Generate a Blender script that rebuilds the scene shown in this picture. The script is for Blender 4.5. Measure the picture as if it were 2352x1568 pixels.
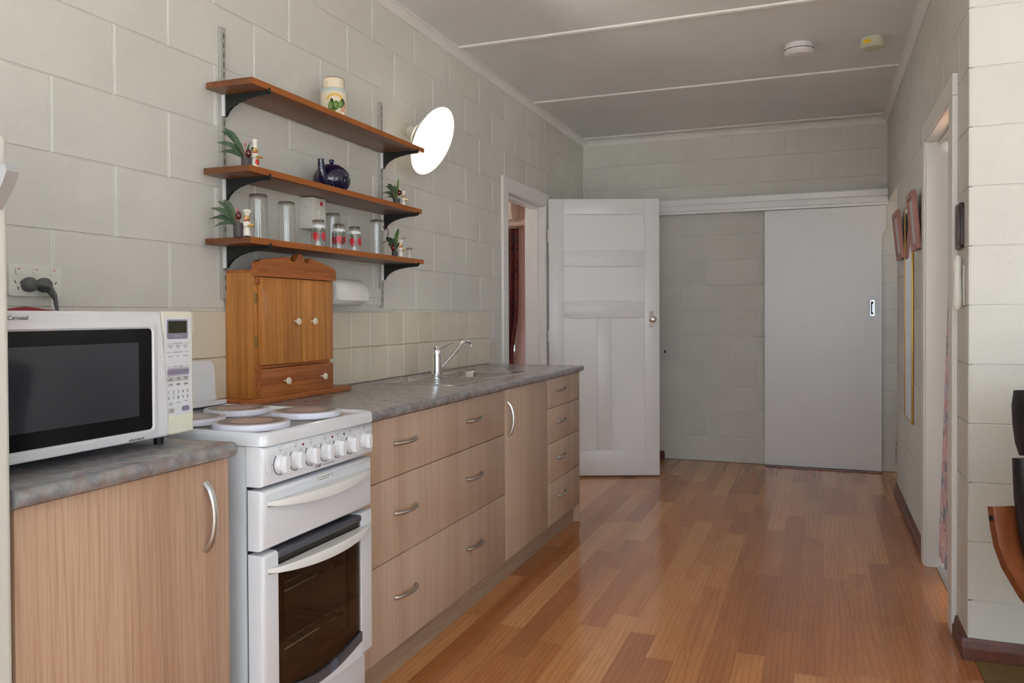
import bpy, bmesh, math, random
from mathutils import Vector, Matrix
random.seed(7)
for o in list(bpy.data.objects): bpy.data.objects.remove(o)
SC = bpy.context.scene
COL = SC.collection
PI = math.pi

# ---------------------------------------------------------------- camera
CF, CYAW, CPIT, CROL = 1839.934, 0.366285, -0.011922, -0.004678
CPOS = Vector((1.854122, -1.513191, 1.175033))
fwd = Vector((-math.sin(CYAW) * math.cos(CPIT), math.cos(CYAW) * math.cos(CPIT), math.sin(CPIT)))
rgt = Vector((math.cos(CYAW), math.sin(CYAW), 0))
upv = rgt.cross(fwd)
r_ = rgt * math.cos(CROL) + upv * math.sin(CROL)
u_ = upv * math.cos(CROL) - rgt * math.sin(CROL)
cam_d = bpy.data.cameras.new('camera')
cam = bpy.data.objects.new('camera', cam_d)
COL.objects.link(cam)
cam.matrix_world = Matrix(((r_.x, u_.x, -fwd.x, CPOS.x), (r_.y, u_.y, -fwd.y, CPOS.y), (r_.z, u_.z, -fwd.z, CPOS.z), (0, 0, 0, 1)))
cam_d.sensor_fit = 'HORIZONTAL'
cam_d.sensor_width = 36
cam_d.lens = CF / 2352 * 36
cam_d.shift_y = -39.169 / 2352
cam_d.clip_start = 0.05
SC.camera = cam

# ---------------------------------------------------------------- world, light, exposure
W = bpy.data.worlds.new('sky'); SC.world = W; W.use_nodes = True
bg = W.node_tree.nodes['Background']
bg.inputs[0].default_value = (0.72, 0.86, 1.0, 1)
bg.inputs[1].default_value = 5.6
SC.view_settings.view_transform = 'Standard'
SC.view_settings.look = 'None'
SC.view_settings.gamma = 1
SC.view_settings.exposure = -0.36
SC.view_settings.use_curve_mapping = False

sun_d = bpy.data.lights.new('sun', 'SUN'); sun_d.energy = 58; sun_d.angle = .02; sun_d.color = (.97, .98, 1.0)
sun = bpy.data.objects.new('sun', sun_d); COL.objects.link(sun); sun.location = (3, -12, 12)
sun.rotation_euler = Vector((0.0, .5, -.866)).to_track_quat('-Z', 'Y').to_euler()

def portal(name, loc, direction, sx, sy):
    d = bpy.data.lights.new(name, 'AREA'); d.shape = 'RECTANGLE'; d.size = sx; d.size_y = sy
    d.cycles.is_portal = True
    o = bpy.data.objects.new(name, d); COL.objects.link(o); o.location = loc
    o.rotation_euler = Vector(direction).to_track_quat('-Z', 'Z' if abs(direction[2]) < .9 else 'Y').to_euler()
    return o
portal('daylight_portal', (3.0, -4.29, 1.475), (0, 1, 0), 4.4, 1.85)
portal('daylight_portal', (6.09, -2.05, 1.475), (-1, 0, 0), 1.7, 1.85)
portal('daylight_portal', (2.62, 2.25, 1.0), (-1, 0, 0), .74, 2.0)
portal('daylight_portal', (3.46, 4.625, 1.5), (-1, 0, 0), .45, .8)  # portal for the added, unseen hall window
portal('daylight_portal', (-3.02, 3.9, 1.45), (1, 0, 0), 1.8, 1.1)  # portal for the unseen side opening added to brighten the bedroom
portal('daylight_portal', (-1.85, 6.55, 1.4), (0, -1, 0), 1.5, 1.3)

# ---------------------------------------------------------------- material helpers
MATS = {}
class NT:
    def __init__(s, name):
        s.m = bpy.data.materials.new(name); s.m.use_nodes = True
        s.t = s.m.node_tree; s.t.nodes.clear()
        s.out = s.n('ShaderNodeOutputMaterial')
        s.p = s.n('ShaderNodeBsdfPrincipled'); s.l(s.p, 0, s.out, 0)
        MATS[name] = s.m
    def n(s, ty, **kw):
        x = s.t.nodes.new(ty)
        for k, v in kw.items(): setattr(x, k, v)
        return x
    def l(s, a, ao, b, bi): s.t.links.new(a.outputs[ao], b.inputs[bi])
    def coord(s, scale=(1, 1, 1), rnd=False):
        c = s.n('ShaderNodeTexCoord'); mp = s.n('ShaderNodeMapping')
        mp.inputs['Scale'].default_value = scale
        s.l(c, 'Object', mp, 'Vector')
        if rnd:
            oi = s.n('ShaderNodeObjectInfo'); mul = s.n('ShaderNodeVectorMath', operation='SCALE')
            mul.inputs[0].default_value = (37, 91, 53); s.l(oi, 'Random', mul, 'Scale'); s.l(mul, 0, mp, 'Location')
        return mp
    def noise(s, mp, scale, detail=4, rough=.55, dist=0):
        x = s.n('ShaderNodeTexNoise'); x.inputs['Scale'].default_value = scale
        x.inputs['Detail'].default_value = detail; x.inputs['Roughness'].default_value = rough; x.inputs['Distortion'].default_value = dist
        s.l(mp, 0, x, 'Vector'); return x
    def ramp(s, src, so, stops):
        x = s.n('ShaderNodeValToRGB'); e = x.color_ramp.elements
        while len(e) < len(stops): e.new(.5)
        for i, (p, c) in enumerate(stops): e[i].position = p; e[i].color = (*c, 1)
        s.l(src, so, x, 0); return x
    def mix(s, a, b, fac, mode='MIX'):
        x = s.n('ShaderNodeMix', data_type='RGBA', blend_type=mode)
        for i, v in ((6, a), (7, b)):
            if isinstance(v, tuple): x.inputs[i].default_value = (*v, 1) if len(v) == 3 else v
            else: s.l(v, 2 if v.bl_idname == 'ShaderNodeMix' else 0, x, i)
        if isinstance(fac, (int, float)): x.inputs[0].default_value = fac
        else: s.l(fac, 0, x, 0)
        return x
    def base(s, x): s.l(x, 2 if x.bl_idname == 'ShaderNodeMix' else 0, s.p, 'Base Color')
    def set(s, **kw):
        for k, v in kw.items():
            k = {'rough': 'Roughness', 'metal': 'Metallic', 'spec': 'Specular IOR Level', 'coat': 'Coat Weight', 'coatr': 'Coat Roughness', 'sheen': 'Sheen Weight', 'trans': 'Transmission Weight', 'alpha': 'Alpha', 'sss': 'Subsurface Weight'}[k]
            s.p.inputs[k].default_value = v
    def bump(s, src, so, strength, dist=.002):
        x = s.n('ShaderNodeBump'); x.inputs['Strength'].default_value = strength; x.inputs['Distance'].default_value = dist
        s.l(src, so, x, 'Height'); s.l(x, 0, s.p, 'Normal'); return x

def srgb(r, g, b):
    f = lambda c: (c / 255 / 12.92) if c / 255 < .04045 else ((c / 255 + .055) / 1.055) ** 2.4
    return (f(r), f(g), f(b))

def plain(name, col, rough=.5, metal=0, var=.05, vscale=8, coat=0, bump=0, bscale=200, spec=.5):
    """painted / plastic / metal surface with a slight noise in the tone"""
    m = NT(name); mp = m.coord()
    nz = m.noise(mp, vscale, 3)
    a = tuple(max(0, c * (1 - var)) for c in col); b = tuple(min(1, c * (1 + var)) for c in col)
    m.base(m.ramp(nz, 0, [(.3, a), (.7, b)]))
    m.set(rough=rough, metal=metal, coat=coat, spec=spec)
    if bump:
        n2 = m.noise(mp, bscale, 4); m.bump(n2, 0, bump)
    return m.m

def wood(name, dark, mid, light, axis='z', scale=1.0, rough=.45, coat=0, grain=60, line=.5, rnd=True, along=.06, bump=.05):
    """straight-grained timber, grain running along the given axis"""
    m = NT(name)
    sc = {'x': (along, 1, 1), 'y': (1, along, 1), 'z': (1, 1, along)}[axis]
    mp = m.coord(tuple(v * scale for v in sc), rnd=rnd)
    n1 = m.noise(mp, 9, 5, .6, .6)
    n2 = m.noise(mp, grain, 5, .7, .3)
    wv = m.n('ShaderNodeTexWave', wave_type='BANDS', bands_direction='DIAGONAL')
    wv.inputs['Scale'].default_value = grain * .22; wv.inputs['Distortion'].default_value = 9; wv.inputs['Detail'].default_value = 3; wv.inputs['Detail Scale'].default_value = 1.2
    m.l(mp, 0, wv, 'Vector')
    c1 = m.ramp(n1, 0, [(.25, dark), (.5, mid), (.75, light)])
    c2 = m.ramp(n2, 0, [(.35, (.62, .55, .5)), (.62, (1, 1, 1))])
    c3 = m.ramp(wv, 0, [(.0, (.72, .62, .55)), (.3, (1, 1, 1))])
    x = m.mix(c1, c2, line, 'MULTIPLY'); y = m.mix(x, c3, line * .8, 'MULTIPLY')
    m.base(y); m.set(rough=rough, coat=coat); m.bump(n2, 0, bump, .0005)
    return m.m

# ---------------------------------------------------------------- materials
def block_paint(name, col):
    m = NT(name); mp = m.coord(rnd=True)
    n1 = m.noise(mp, 3, 3); n2 = m.noise(mp, 140, 5, .6); vor = m.n('ShaderNodeTexVoronoi'); vor.inputs['Scale'].default_value = 60; m.l(mp, 0, vor, 'Vector')
    m.base(m.ramp(n1, 0, [(.3, tuple(c * .95 for c in col)), (.7, tuple(c * 1.04 for c in col))]))
    m.set(rough=.55, spec=.35)
    ad = m.n('ShaderNodeMath', operation='ADD'); pit = m.ramp(vor, 0, [(.0, (0, 0, 0)), (.16, (.6, .6, .6))])
    m.l(n2, 0, ad, 0); m.l(pit, 0, ad, 1)
    m.bump(ad, 0, .55, .0022)
    return m.m
WALLC = srgb(216, 213, 206)
block_paint('block_paint', WALLC)
plain('lit_joint_paint', srgb(228, 226, 218), .5, var=.03)  # same wall paint, lightened to put the light joints catch into the colour
plain('ceiling_paint', srgb(234, 234, 235), .6, var=.04, vscale=2)
plain('trim_white', srgb(234, 232, 229), .35, var=.02)
def doorpaint():
    m = NT('door_paint'); mp = m.coord((1, 1, .25))
    n1 = m.noise(mp, 40, 5, .6); n0 = m.noise(mp, 2, 3)
    c = srgb(236, 235, 237); m.base(m.ramp(n0, 0, [(.3, tuple(v * .95 for v in c)), (.7, c)]))
    m.set(rough=.28, spec=.5); m.bump(n1, 0, .22, .0015)
doorpaint()
def floorwood():
    m = NT('floor_wood'); mp = m.coord((1, .05, 1), rnd=True)
    oi = m.n('ShaderNodeObjectInfo')
    tone = m.ramp(oi, 'Random', [(0, srgb(172, 108, 62)), (.4, srgb(188, 122, 72)), (.75, srgb(200, 136, 82)), (1, srgb(214, 156, 102))])
    n1 = m.noise(mp, 190, 5, .65, .4)
    mp2 = m.coord((1, .10, 1), rnd=True)
    n0 = m.noise(mp2, 14, 3, .55, 1.0)
    wv = m.n('ShaderNodeTexWave', wave_type='BANDS', bands_direction='X'); wv.inputs['Scale'].default_value = 16; wv.inputs['Distortion'].default_value = 11; wv.inputs['Detail'].default_value = 2.5; wv.inputs['Detail Scale'].default_value = .55
    m.l(mp2, 0, wv, 'Vector')
    a = m.mix(tone, m.ramp(n1, 0, [(.3, (.80, .74, .70)), (.65, (1.05, 1.04, 1.03))]), .6, 'MULTIPLY')
    b = m.mix(a, m.ramp(wv, 0, [(0, (.76, .68, .62)), (.25, (1, 1, 1)), (1, (1.03, 1.03, 1.02))]), .55, 'MULTIPLY')
    c = m.mix(b, m.ramp(n0, 0, [(.3, (.84, .78, .74)), (.6, (1.05, 1.05, 1.05))]), .6, 'MULTIPLY')
    m.base(c); m.set(rough=.14, spec=.6)
    n3 = m.noise(mp, 12, 2); m.bump(n3, 0, .03, .001)
floorwood()
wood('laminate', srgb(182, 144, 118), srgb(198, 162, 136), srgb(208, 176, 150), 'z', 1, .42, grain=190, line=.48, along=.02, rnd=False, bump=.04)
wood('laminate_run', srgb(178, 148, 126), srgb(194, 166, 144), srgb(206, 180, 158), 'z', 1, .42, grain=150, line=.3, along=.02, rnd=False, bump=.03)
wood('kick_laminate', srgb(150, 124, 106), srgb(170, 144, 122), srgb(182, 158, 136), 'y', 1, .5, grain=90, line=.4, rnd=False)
wood('pine', srgb(182, 112, 50), srgb(204, 136, 66), srgb(216, 154, 82), 'z', 1, .4, coat=.15, grain=70, line=.7, along=.03)
wood('pine_dark', srgb(158, 86, 38), srgb(184, 108, 52), srgb(200, 128, 66), 'y', 1, .4, coat=.1, grain=90, line=.95, along=.025)
wood('shelf_wood', srgb(92, 52, 28), srgb(116, 68, 36), srgb(134, 82, 46), 'y', 1, .4, coat=.1, grain=50, line=.4)
wood('shelf_edge', srgb(150, 82, 32), srgb(170, 98, 40), srgb(184, 112, 50), 'y', 1, .4, grain=40, line=.35)
wood('skirting_wood', srgb(82, 46, 36), srgb(108, 62, 48), srgb(124, 74, 58), 'y', 1, .4, grain=50, line=.5)
wood('frame_wood', srgb(156, 104, 98), srgb(178, 126, 118), srgb(190, 138, 128), 'z', 1, .45, grain=50, line=.3)
wood('dark_frame_wood', srgb(40, 18, 12), srgb(62, 30, 20), srgb(76, 40, 28), 'z', 1, .35, grain=50, line=.4)
wood('chair_wood', srgb(96, 50, 28), srgb(124, 68, 38), srgb(140, 84, 50), 'z', 1, .3, coat=.3, grain=40, line=.45)
wood('mat_brown', srgb(104, 84, 40), srgb(128, 104, 54), srgb(140, 116, 62), 'x', 1, .4, grain=50, line=.4)
def worktop():
    m = NT('worktop'); mp = m.coord()
    n1 = m.noise(mp, 32, 4, .55, .4); n2 = m.noise(mp, 80, 3, .5, .3); n3 = m.noise(mp, 30, 3, .5)
    a = m.ramp(n1, 0, [(.30, srgb(124, 127, 134)), (.5, srgb(144, 143, 144)), (.70, srgb(158, 153, 151))])
    b = m.ramp(n3, 0, [(.45, (1, 1, 1)), (.62, srgb(232, 200, 188))])
    c = m.mix(a, b, .55, 'MULTIPLY')
    d = m.mix(c, m.ramp(n2, 0, [(.35, (.80, .83, .90)), (.6, (1.05, 1.03, 1.02))]), .45, 'MULTIPLY')
    m.base(d); m.set(rough=.24, spec=.6)
worktop()
def tilemat():
    m = NT('tile_glaze'); oi = m.n('ShaderNodeObjectInfo')
    m.base(m.ramp(oi, 'Random', [(0, srgb(216, 205, 184)), (1, srgb(224, 213, 194))])); m.set(rough=.16, spec=.5)
    mp = m.coord(); n = m.noise(mp, 14, 2); m.bump(n, 0, .06, .002)
tilemat()
plain('bounce_carpet', srgb(192, 188, 180), .95, var=.1, vscale=90, bump=.3, bscale=400)  # pale covering added out of view so the sun bounces neutrally
plain('faded_print', srgb(188, 132, 78), .6)
plain('grout', srgb(196, 176, 146), .8)
plain('enamel', srgb(228, 229, 234), .14, var=.01, coat=.3)
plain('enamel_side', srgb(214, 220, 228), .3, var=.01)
plain('stove_plastic', srgb(233, 231, 228), .3, var=.01)
plain('knob_white', srgb(236, 236, 240), .2, var=.01)
plain('black_gap', srgb(22, 22, 26), .5)
plain('cover_enamel', srgb(224, 222, 236), .15, var=.01)
plain('cover_ring', srgb(138, 136, 134), .34, var=.03, spec=.2)
plain('cover_disc', srgb(192, 172, 166), .34, var=.03, spec=.2)
plain('cover_edge', srgb(196, 186, 188), .3, var=.02, spec=.3)
plain('mw_white', srgb(220, 219, 224), .35, var=.01)
plain('mw_cream', srgb(226, 223, 206), .4, var=.01)
plain('mw_label', srgb(218, 218, 224), .4, var=.01)
plain('mw_glass', srgb(12, 12, 15), .12, var=.02, spec=.25)
plain('mw_mesh', srgb(46, 48, 56), .06, var=.05, vscale=200)
plain('violet_grey', srgb(134, 126, 148), .4)
plain('lcd', srgb(48, 52, 38), .12)
plain('light_grey_print', srgb(190, 188, 186), .5)
plain('print_dark', srgb(70, 70, 78), .5)
plain('print_grey', srgb(128, 124, 132), .5)
plain('black_plastic', srgb(18, 18, 20), .45)
plain('dark_plastic', srgb(84, 84, 84), .5, var=.04)
plain('outlet_white', srgb(222, 220, 212), .3, var=.01)
plain('red_plastic', srgb(200, 34, 40), .35)
plain('red_light', srgb(120, 24, 24), .3)
plain('red_cloth', srgb(140, 14, 30), .9, var=.12, vscale=60)
plain('chrome', (.82, .82, .84), .08, 1, var=.01)
plain('steel', (.56, .55, .53), .24, 1, var=.05, vscale=20)
plain('satin_metal', (.55, .53, .51), .28, 1, var=.03)
plain('brass_old', srgb(150, 128, 86), .4, .8, var=.1)
plain('gold_frame', srgb(196, 158, 86), .3, .7, var=.06)
plain('mirror_glass', (.86, .88, .9), .02, 1, var=.005)
plain('upright_grey', srgb(176, 176, 170), .4, .2, var=.02)
plain('bracket_black', srgb(24, 26, 25), .5, var=.04)
plain('bracket_white', srgb(232, 231, 232), .35)
plain('slot_dark', srgb(50, 48, 48), .6)
plain('lamp_shade', srgb(238, 233, 222), .35, var=.01)
plain('lamp_base', srgb(214, 206, 184), .45)
plain('cream_ceramic', srgb(232, 216, 192), .2, var=.02, coat=.4)
plain('ceramic_blue', srgb(190, 204, 204), .25)
plain('ceramic_yellow', srgb(224, 178, 84), .3)
plain('ceramic_green', srgb(112, 142, 72), .22, var=.15, vscale=60)
plain('ceramic_dark_green', srgb(46, 76, 40), .22, var=.15, vscale=60)
plain('ceramic_pink', srgb(220, 160, 140), .3)
plain('ceramic_brown', srgb(140, 80, 60), .3)
def teapot_mat():
    m = NT('teapot_glaze'); mp = m.coord()
    v = m.n('ShaderNodeTexVoronoi'); v.inputs['Scale'].default_value = 130; m.l(mp, 0, v, 'Vector')
    n = m.noise(mp, 40, 2)
    sp = m.ramp(v, 0, [(.0, (1, 1, 1)), (.17, (1, 1, 1)), (.22, (0, 0, 0))]); ga = m.ramp(n, 0, [(.47, (0, 0, 0)), (.52, (1, 1, 1))])
    f = m.mix(sp, ga, 1.0, 'MULTIPLY')
    x = m.n('ShaderNodeMix', data_type='RGBA'); x.inputs[6].default_value = (*srgb(14, 14, 48), 1); x.inputs[7].default_value = (*srgb(170, 176, 200), 1)
    m.l(f, 2, x, 0); m.base(x); m.set(rough=.08, coat=.6)
teapot_mat()
def leafmat(name, a, b):
    m = NT(name); mp = m.coord(rnd=True); n = m.noise(mp, 40, 3)
    m.base(m.ramp(n, 0, [(.3, a), (.7, b)])); m.set(rough=.45)
leafmat('leaf_dark', srgb(58, 78, 60), srgb(92, 112, 84))
leafmat('leaf_light', srgb(84, 122, 62), srgb(120, 154, 88))
plain('stem_brown', srgb(124, 98, 58), .6)
plain('pot_dark', srgb(72, 64, 66), .5, var=.06)
plain('bead_dark', srgb(84, 12, 20), .12, coat=.5)
plain('bud_pink', srgb(196, 126, 128), .6)
plain('fig_white', srgb(232, 226, 214), .4)
plain('fig_skin', srgb(226, 188, 128), .45)
plain('fig_black', srgb(28, 26, 28), .4)
plain('fig_navy', srgb(34, 38, 58), .4)
plain('fig_red', srgb(206, 52, 40), .4)
plain('fig_bread', srgb(214, 178, 104), .5)
plain('print_white', srgb(232, 232, 236), .4)
def berrymat():
    m = NT('berry_print'); mp = m.coord(); v = m.n('ShaderNodeTexVoronoi'); v.inputs['Scale'].default_value = 380; m.l(mp, 0, v, 'Vector')
    m.base(m.ramp(v, 0, [(.1, srgb(226, 120, 126)), (.3, srgb(200, 30, 50))])); m.set(rough=.35)
berrymat()
plain('leaf_print', srgb(104, 122, 84), .4)
def glassmat(name, tint, refl=.06, rough=.0, dens=1.0):
    m = NT(name); m.t.nodes.remove(m.p)
    tr = m.n('ShaderNodeBsdfTransparent'); tr.inputs[0].default_value = (*tint, 1)
    gl = m.n('ShaderNodeBsdfGlossy'); gl.inputs[0].default_value = (1, 1, 1, 1); gl.inputs[1].default_value = rough
    lf = m.n('ShaderNodeLayerWeight'); lf.inputs['Blend'].default_value = .5
    pw = m.n('ShaderNodeMath', operation='POWER'); m.l(lf, 'Facing', pw, 0); pw.inputs[1].default_value = 4.0
    lw = m.n('ShaderNodeMath', operation='MULTIPLY_ADD'); m.l(pw, 0, lw, 0); lw.inputs[1].default_value = .55; lw.inputs[2].default_value = .035
    mx = m.n('ShaderNodeMixShader'); m.l(lw, 0, mx, 0); m.l(tr, 0, mx, 1); m.l(gl, 0, mx, 2); m.l(mx, 0, m.out, 0)
    nz = m.noise(m.coord(), 30, 2)
    c = m.ramp(nz, 0, [(.3, tuple(v * .985 for v in tint)), (.7, tint)]); m.l(c, 0, tr, 0)
    return m.m
glassmat('clear_glass', (.975, .975, .97))
glassmat('glass_base', (.62, .58, .55))
glassmat('oven_glass', (.70, .65, .61))
glassmat('window_glass', (.95, .97, .97))
plain('oven_black', srgb(16, 15, 16), .12, coat=.5)
plain('oven_inside', srgb(150, 122, 106), .5, var=.2)
plain('oven_trim', srgb(92, 94, 104), .3, .3)
plain('rack_metal', (.75, .7, .62), .2, 1)
def towelmat():
    m = NT('paper_towel'); mp = m.coord(); v = m.n('ShaderNodeTexVoronoi'); v.inputs['Scale'].default_value = 140; m.l(mp, 0, v, 'Vector')
    n = m.noise(mp, 6, 2); m.base(m.ramp(n, 0, [(.3, srgb(228, 224, 222)), (.7, srgb(238, 235, 233))])); m.set(rough=.9); m.bump(v, 0, .3, .002)
towelmat()
plain('pink_wall', srgb(222, 196, 186), .6, var=.04, vscale=3)
plain('pink_ceiling', srgb(214, 190, 180), .6)
def floral(name, base, cols, scale):
    m = NT(name); mp = m.coord((1, 1, .8)); mp2 = m.coord((1.6, 1.6, .7))
    n1 = m.noise(mp, scale, 3, .5, 1.2); n2 = m.noise(mp2, scale * 1.7, 2, .5, 2.0)
    st = [(.3, base)] + [(.42 + .2 * i / max(1, len(cols) - 1), c) for i, c in enumerate(cols)]
    a = m.ramp(n1, 0, st); a.color_ramp.interpolation = 'LINEAR'
    b = m.ramp(n2, 0, [(.56, (0, 0, 0)), (.6, (1, 1, 1))])
    x = m.n('ShaderNodeMix', data_type='RGBA'); m.l(b, 0, x, 0); m.l(a, 0, x, 6); x.inputs[7].default_value = (*cols[-1], 1)
    m.base(x); m.set(rough=.85, sheen=.2)
floral('red_curtain', srgb(52, 40, 38), [srgb(92, 34, 40), srgb(120, 44, 50), srgb(150, 66, 62), srgb(84, 78, 66)], 18)
floral('pink_curtain', srgb(238, 226, 224), [srgb(232, 196, 196), srgb(226, 186, 188), srgb(212, 206, 222), srgb(160, 158, 170)], 7)
plain('leather', srgb(20, 20, 24), .38, var=.1, vscale=40, bump=.12, bscale=300)
plain('detector_white', srgb(222, 216, 216), .4, var=.01)
plain('detector_cream', srgb(206, 202, 180), .4, var=.01)
plain('yellow_sticker', srgb(222, 186, 30), .5)
plain('fridge_white', srgb(222, 221, 214), .35, var=.01)
plain('fridge_handle', srgb(190, 192, 194), .3, .4)
plain('aluminium', (.72, .72, .70), .3, .9)
plain('aircon', srgb(226, 214, 200), .4)
plain('picture_paper', srgb(206, 204, 198), .3)
plain('rod_metal', srgb(150, 130, 90), .35, .8)
plain('outside_ground', srgb(176, 172, 160), .9, var=.15)
def emit(name, col, strength):
    m = NT(name); e = m.n('ShaderNodeEmission'); e.inputs[0].default_value = (*col, 1); e.inputs[1].default_value = strength; m.l(e, 0, m.out, 0)
emit('bulb_glow', (1, .93, .84), 360)

# ---------------------------------------------------------------- mesh helpers
OFF = {}
def bm_box(bm, x0, x1, y0, y1, z0, z1, bev=0, seg=2, edges=None):
    r = bmesh.ops.create_cube(bm, size=1)
    vs = r['verts']
    for v in vs:
        v.co = Vector((x0 + (v.co.x + .5) * (x1 - x0), y0 + (v.co.y + .5) * (y1 - y0), z0 + (v.co.z + .5) * (z1 - z0)))
    if bev:
        es = set(e for v in vs for e in v.link_edges)
        if edges:
            es = [e for e in es if edges(e.verts[0].co, e.verts[1].co)]
        bmesh.ops.bevel(bm, geom=list(es), offset=bev, segments=seg, profile=.5, affect='EDGES')
    return bm
def box(x0, x1, y0, y1, z0, z1, bev=0, seg=2, edges=None):
    return bm_box(bmesh.new(), x0, x1, y0, y1, z0, z1, bev, seg, edges)
def bm_tube(bm, pts, rad, sides=8, caps=True, flat=1.0, upref=None):
    pts = [Vector(p) for p in pts]; n = len(pts); rings = []
    rads = rad if isinstance(rad, (list, tuple)) else [rad] * n
    prev = None
    for i, p in enumerate(pts):
        t = (pts[min(i + 1, n - 1)] - pts[max(i - 1, 0)]).normalized()
        if prev is None:
            a = Vector(upref) if upref else (Vector((0, 0, 1)) if abs(t.z) < .9 else Vector((1, 0, 0)))
        else: a = prev
        s = t.cross(a).normalized(); a = s.cross(t).normalized(); prev = a
        rings.append([bm.verts.new(p + (s * math.cos(2 * PI * k / sides) + a * math.sin(2 * PI * k / sides) * flat) * rads[i]) for k in range(sides)])
    for i in range(n - 1):
        for k in range(sides):
            bm.faces.new((rings[i][k], rings[i][(k + 1) % sides], rings[i + 1][(k + 1) % sides], rings[i + 1][k]))
    if caps:
        bm.faces.new(rings[0][::-1]); bm.faces.new(rings[-1])
    return bm
def tube(pts, rad, sides=8, **k): return bm_tube(bmesh.new(), pts, rad, sides, **k)
def bm_lathe(bm, prof, sides=24, mtx=None, capb=True, capt=True, a0=0, a1=2 * PI):
    """prof = [(r, z)], turned about z"""
    full = abs(a1 - a0 - 2 * PI) < 1e-6; ns = sides if full else sides + 1; rings = []
    for r, z in prof:
        if r < 1e-6: rings.append([bm.verts.new((0, 0, z))])
        else: rings.append([bm.verts.new((r * math.cos(a0 + (a1 - a0) * k / sides), r * math.sin(a0 + (a1 - a0) * k / sides), z)) for k in range(ns)])
    for A, B in zip(rings, rings[1:]):
        for k in range(sides):
            j = (k + 1) % ns if full else k + 1
            if len(A) == 1 and len(B) == 1: continue
            if len(A) == 1: bm.faces.new((A[0], B[j], B[k]))
            elif len(B) == 1: bm.faces.new((A[k], A[j], B[0]))
            else: bm.faces.new((A[k], A[j], B[j], B[k]))
    if capb and len(rings[0]) > 1 and full: bm.faces.new(rings[0][::-1])
    if capt and len(rings[-1]) > 1 and full: bm.faces.new(rings[-1])
    if mtx is not None: bmesh.ops.transform(bm, matrix=mtx, verts=[v for R in rings for v in R])
    return bm
def lathe(prof, sides=24, **k): return bm_lathe(bmesh.new(), prof, sides, **k)
def bm_prism(bm, poly, axis, a, b):
    """extrude a 2-D polygon along an axis; 'x': (y,z)  'y': (x,z)  'z': (x,y)"""
    def P(p, t): return {'x': (t, p[0], p[1]), 'y': (p[0], t, p[1]), 'z': (p[0], p[1], t)}[axis]
    A = [bm.verts.new(P(p, a)) for p in poly]; B = [bm.verts.new(P(p, b)) for p in poly]; n = len(poly)
    fs = [bm.faces.new(A), bm.faces.new(B[::-1])]
    for i in range(n): fs.append(bm.faces.new((A[i], B[i], B[(i + 1) % n], A[(i + 1) % n])))
    bmesh.ops.recalc_face_normals(bm, faces=fs)
    return bm
def prism(poly, axis, a, b): return bm_prism(bmesh.new(), poly, axis, a, b)
def sphere(c, r, sc=(1, 1, 1), seg=16, rings=10):
    bm = bmesh.new(); bm_sphere(bm, c, r, sc, seg, rings); return bm
def bm_sphere(bm, c, r, sc=(1, 1, 1), seg=16, rings=10):
    q = bmesh.ops.create_uvsphere(bm, u_segments=seg, v_segments=rings, radius=r)
    for v in q['verts']: v.co = Vector((c[0] + v.co.x * sc[0], c[1] + v.co.y * sc[1], c[2] + v.co.z * sc[2]))
    return bm
def rrect(u0, u1, v0, v1, r, n=5):
    out = []
    for cu, cv, a in ((u1 - r, v1 - r, 0), (u0 + r, v1 - r, PI / 2), (u0 + r, v0 + r, PI), (u1 - r, v0 + r, 1.5 * PI)):
        for i in range(n + 1):
            t = a + PI / 2 * i / n; out.append((cu + r * math.cos(t), cv + r * math.sin(t)))
    return out
def xform(bm, m): bmesh.ops.transform(bm, matrix=m, verts=bm.verts[:]); return bm

def thing(name, loc, label, cat, group=None, rotz=0):
    o = bpy.data.objects.new(name, None); o.empty_display_size = .05; COL.objects.link(o)
    o.location = loc; o.rotation_euler = (0, 0, rotz)
    o['label'] = label; o['category'] = cat
    if group: o['group'] = group
    OFF[o.name] = Vector(loc)
    return o
def part(name, bm, mat, parent=None, smooth=True, label=None, local=False, kind=None, ang=35):
    """bm is in world coordinates unless local; becomes ONE mesh object"""
    bmesh.ops.remove_doubles(bm, verts=bm.verts[:], dist=1e-6)
    bmesh.ops.recalc_face_normals(bm, faces=bm.faces[:])
    if parent is not None: off = OFF[parent.name]
    else:
        xs = [v.co for v in bm.verts]
        off = Vector(((min(c.x for c in xs) + max(c.x for c in xs)) / 2, (min(c.y for c in xs) + max(c.y for c in xs)) / 2, min(c.z for c in xs)))
    if not local:
        for v in bm.verts: v.co -= off
    me = bpy.data.meshes.new(name); bm.to_mesh(me); bm.free()
    me.materials.append(MATS[mat])
    if smooth:
        me.polygons.foreach_set('use_smooth', [True] * len(me.polygons))
        me.set_sharp_from_angle(angle=math.radians(ang))
    o = bpy.data.objects.new(name, me); COL.objects.link(o)
    if parent is not None: o.parent = parent
    elif not local: o.location = off
    OFF[o.name] = Vector(off)
    if label: o['label'] = label
    if kind: o['kind'] = kind
    return o
def single(name, bm, mat, label, cat, group=None, smooth=True, **k):
    o = part(name, bm, mat, None, smooth, label, **k); o['category'] = cat
    if group: o['group'] = group
    return o
def struct(name, bm, mat, smooth=False):
    o = part(name, bm, mat, None, smooth); o['kind'] = 'structure'; return o
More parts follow.
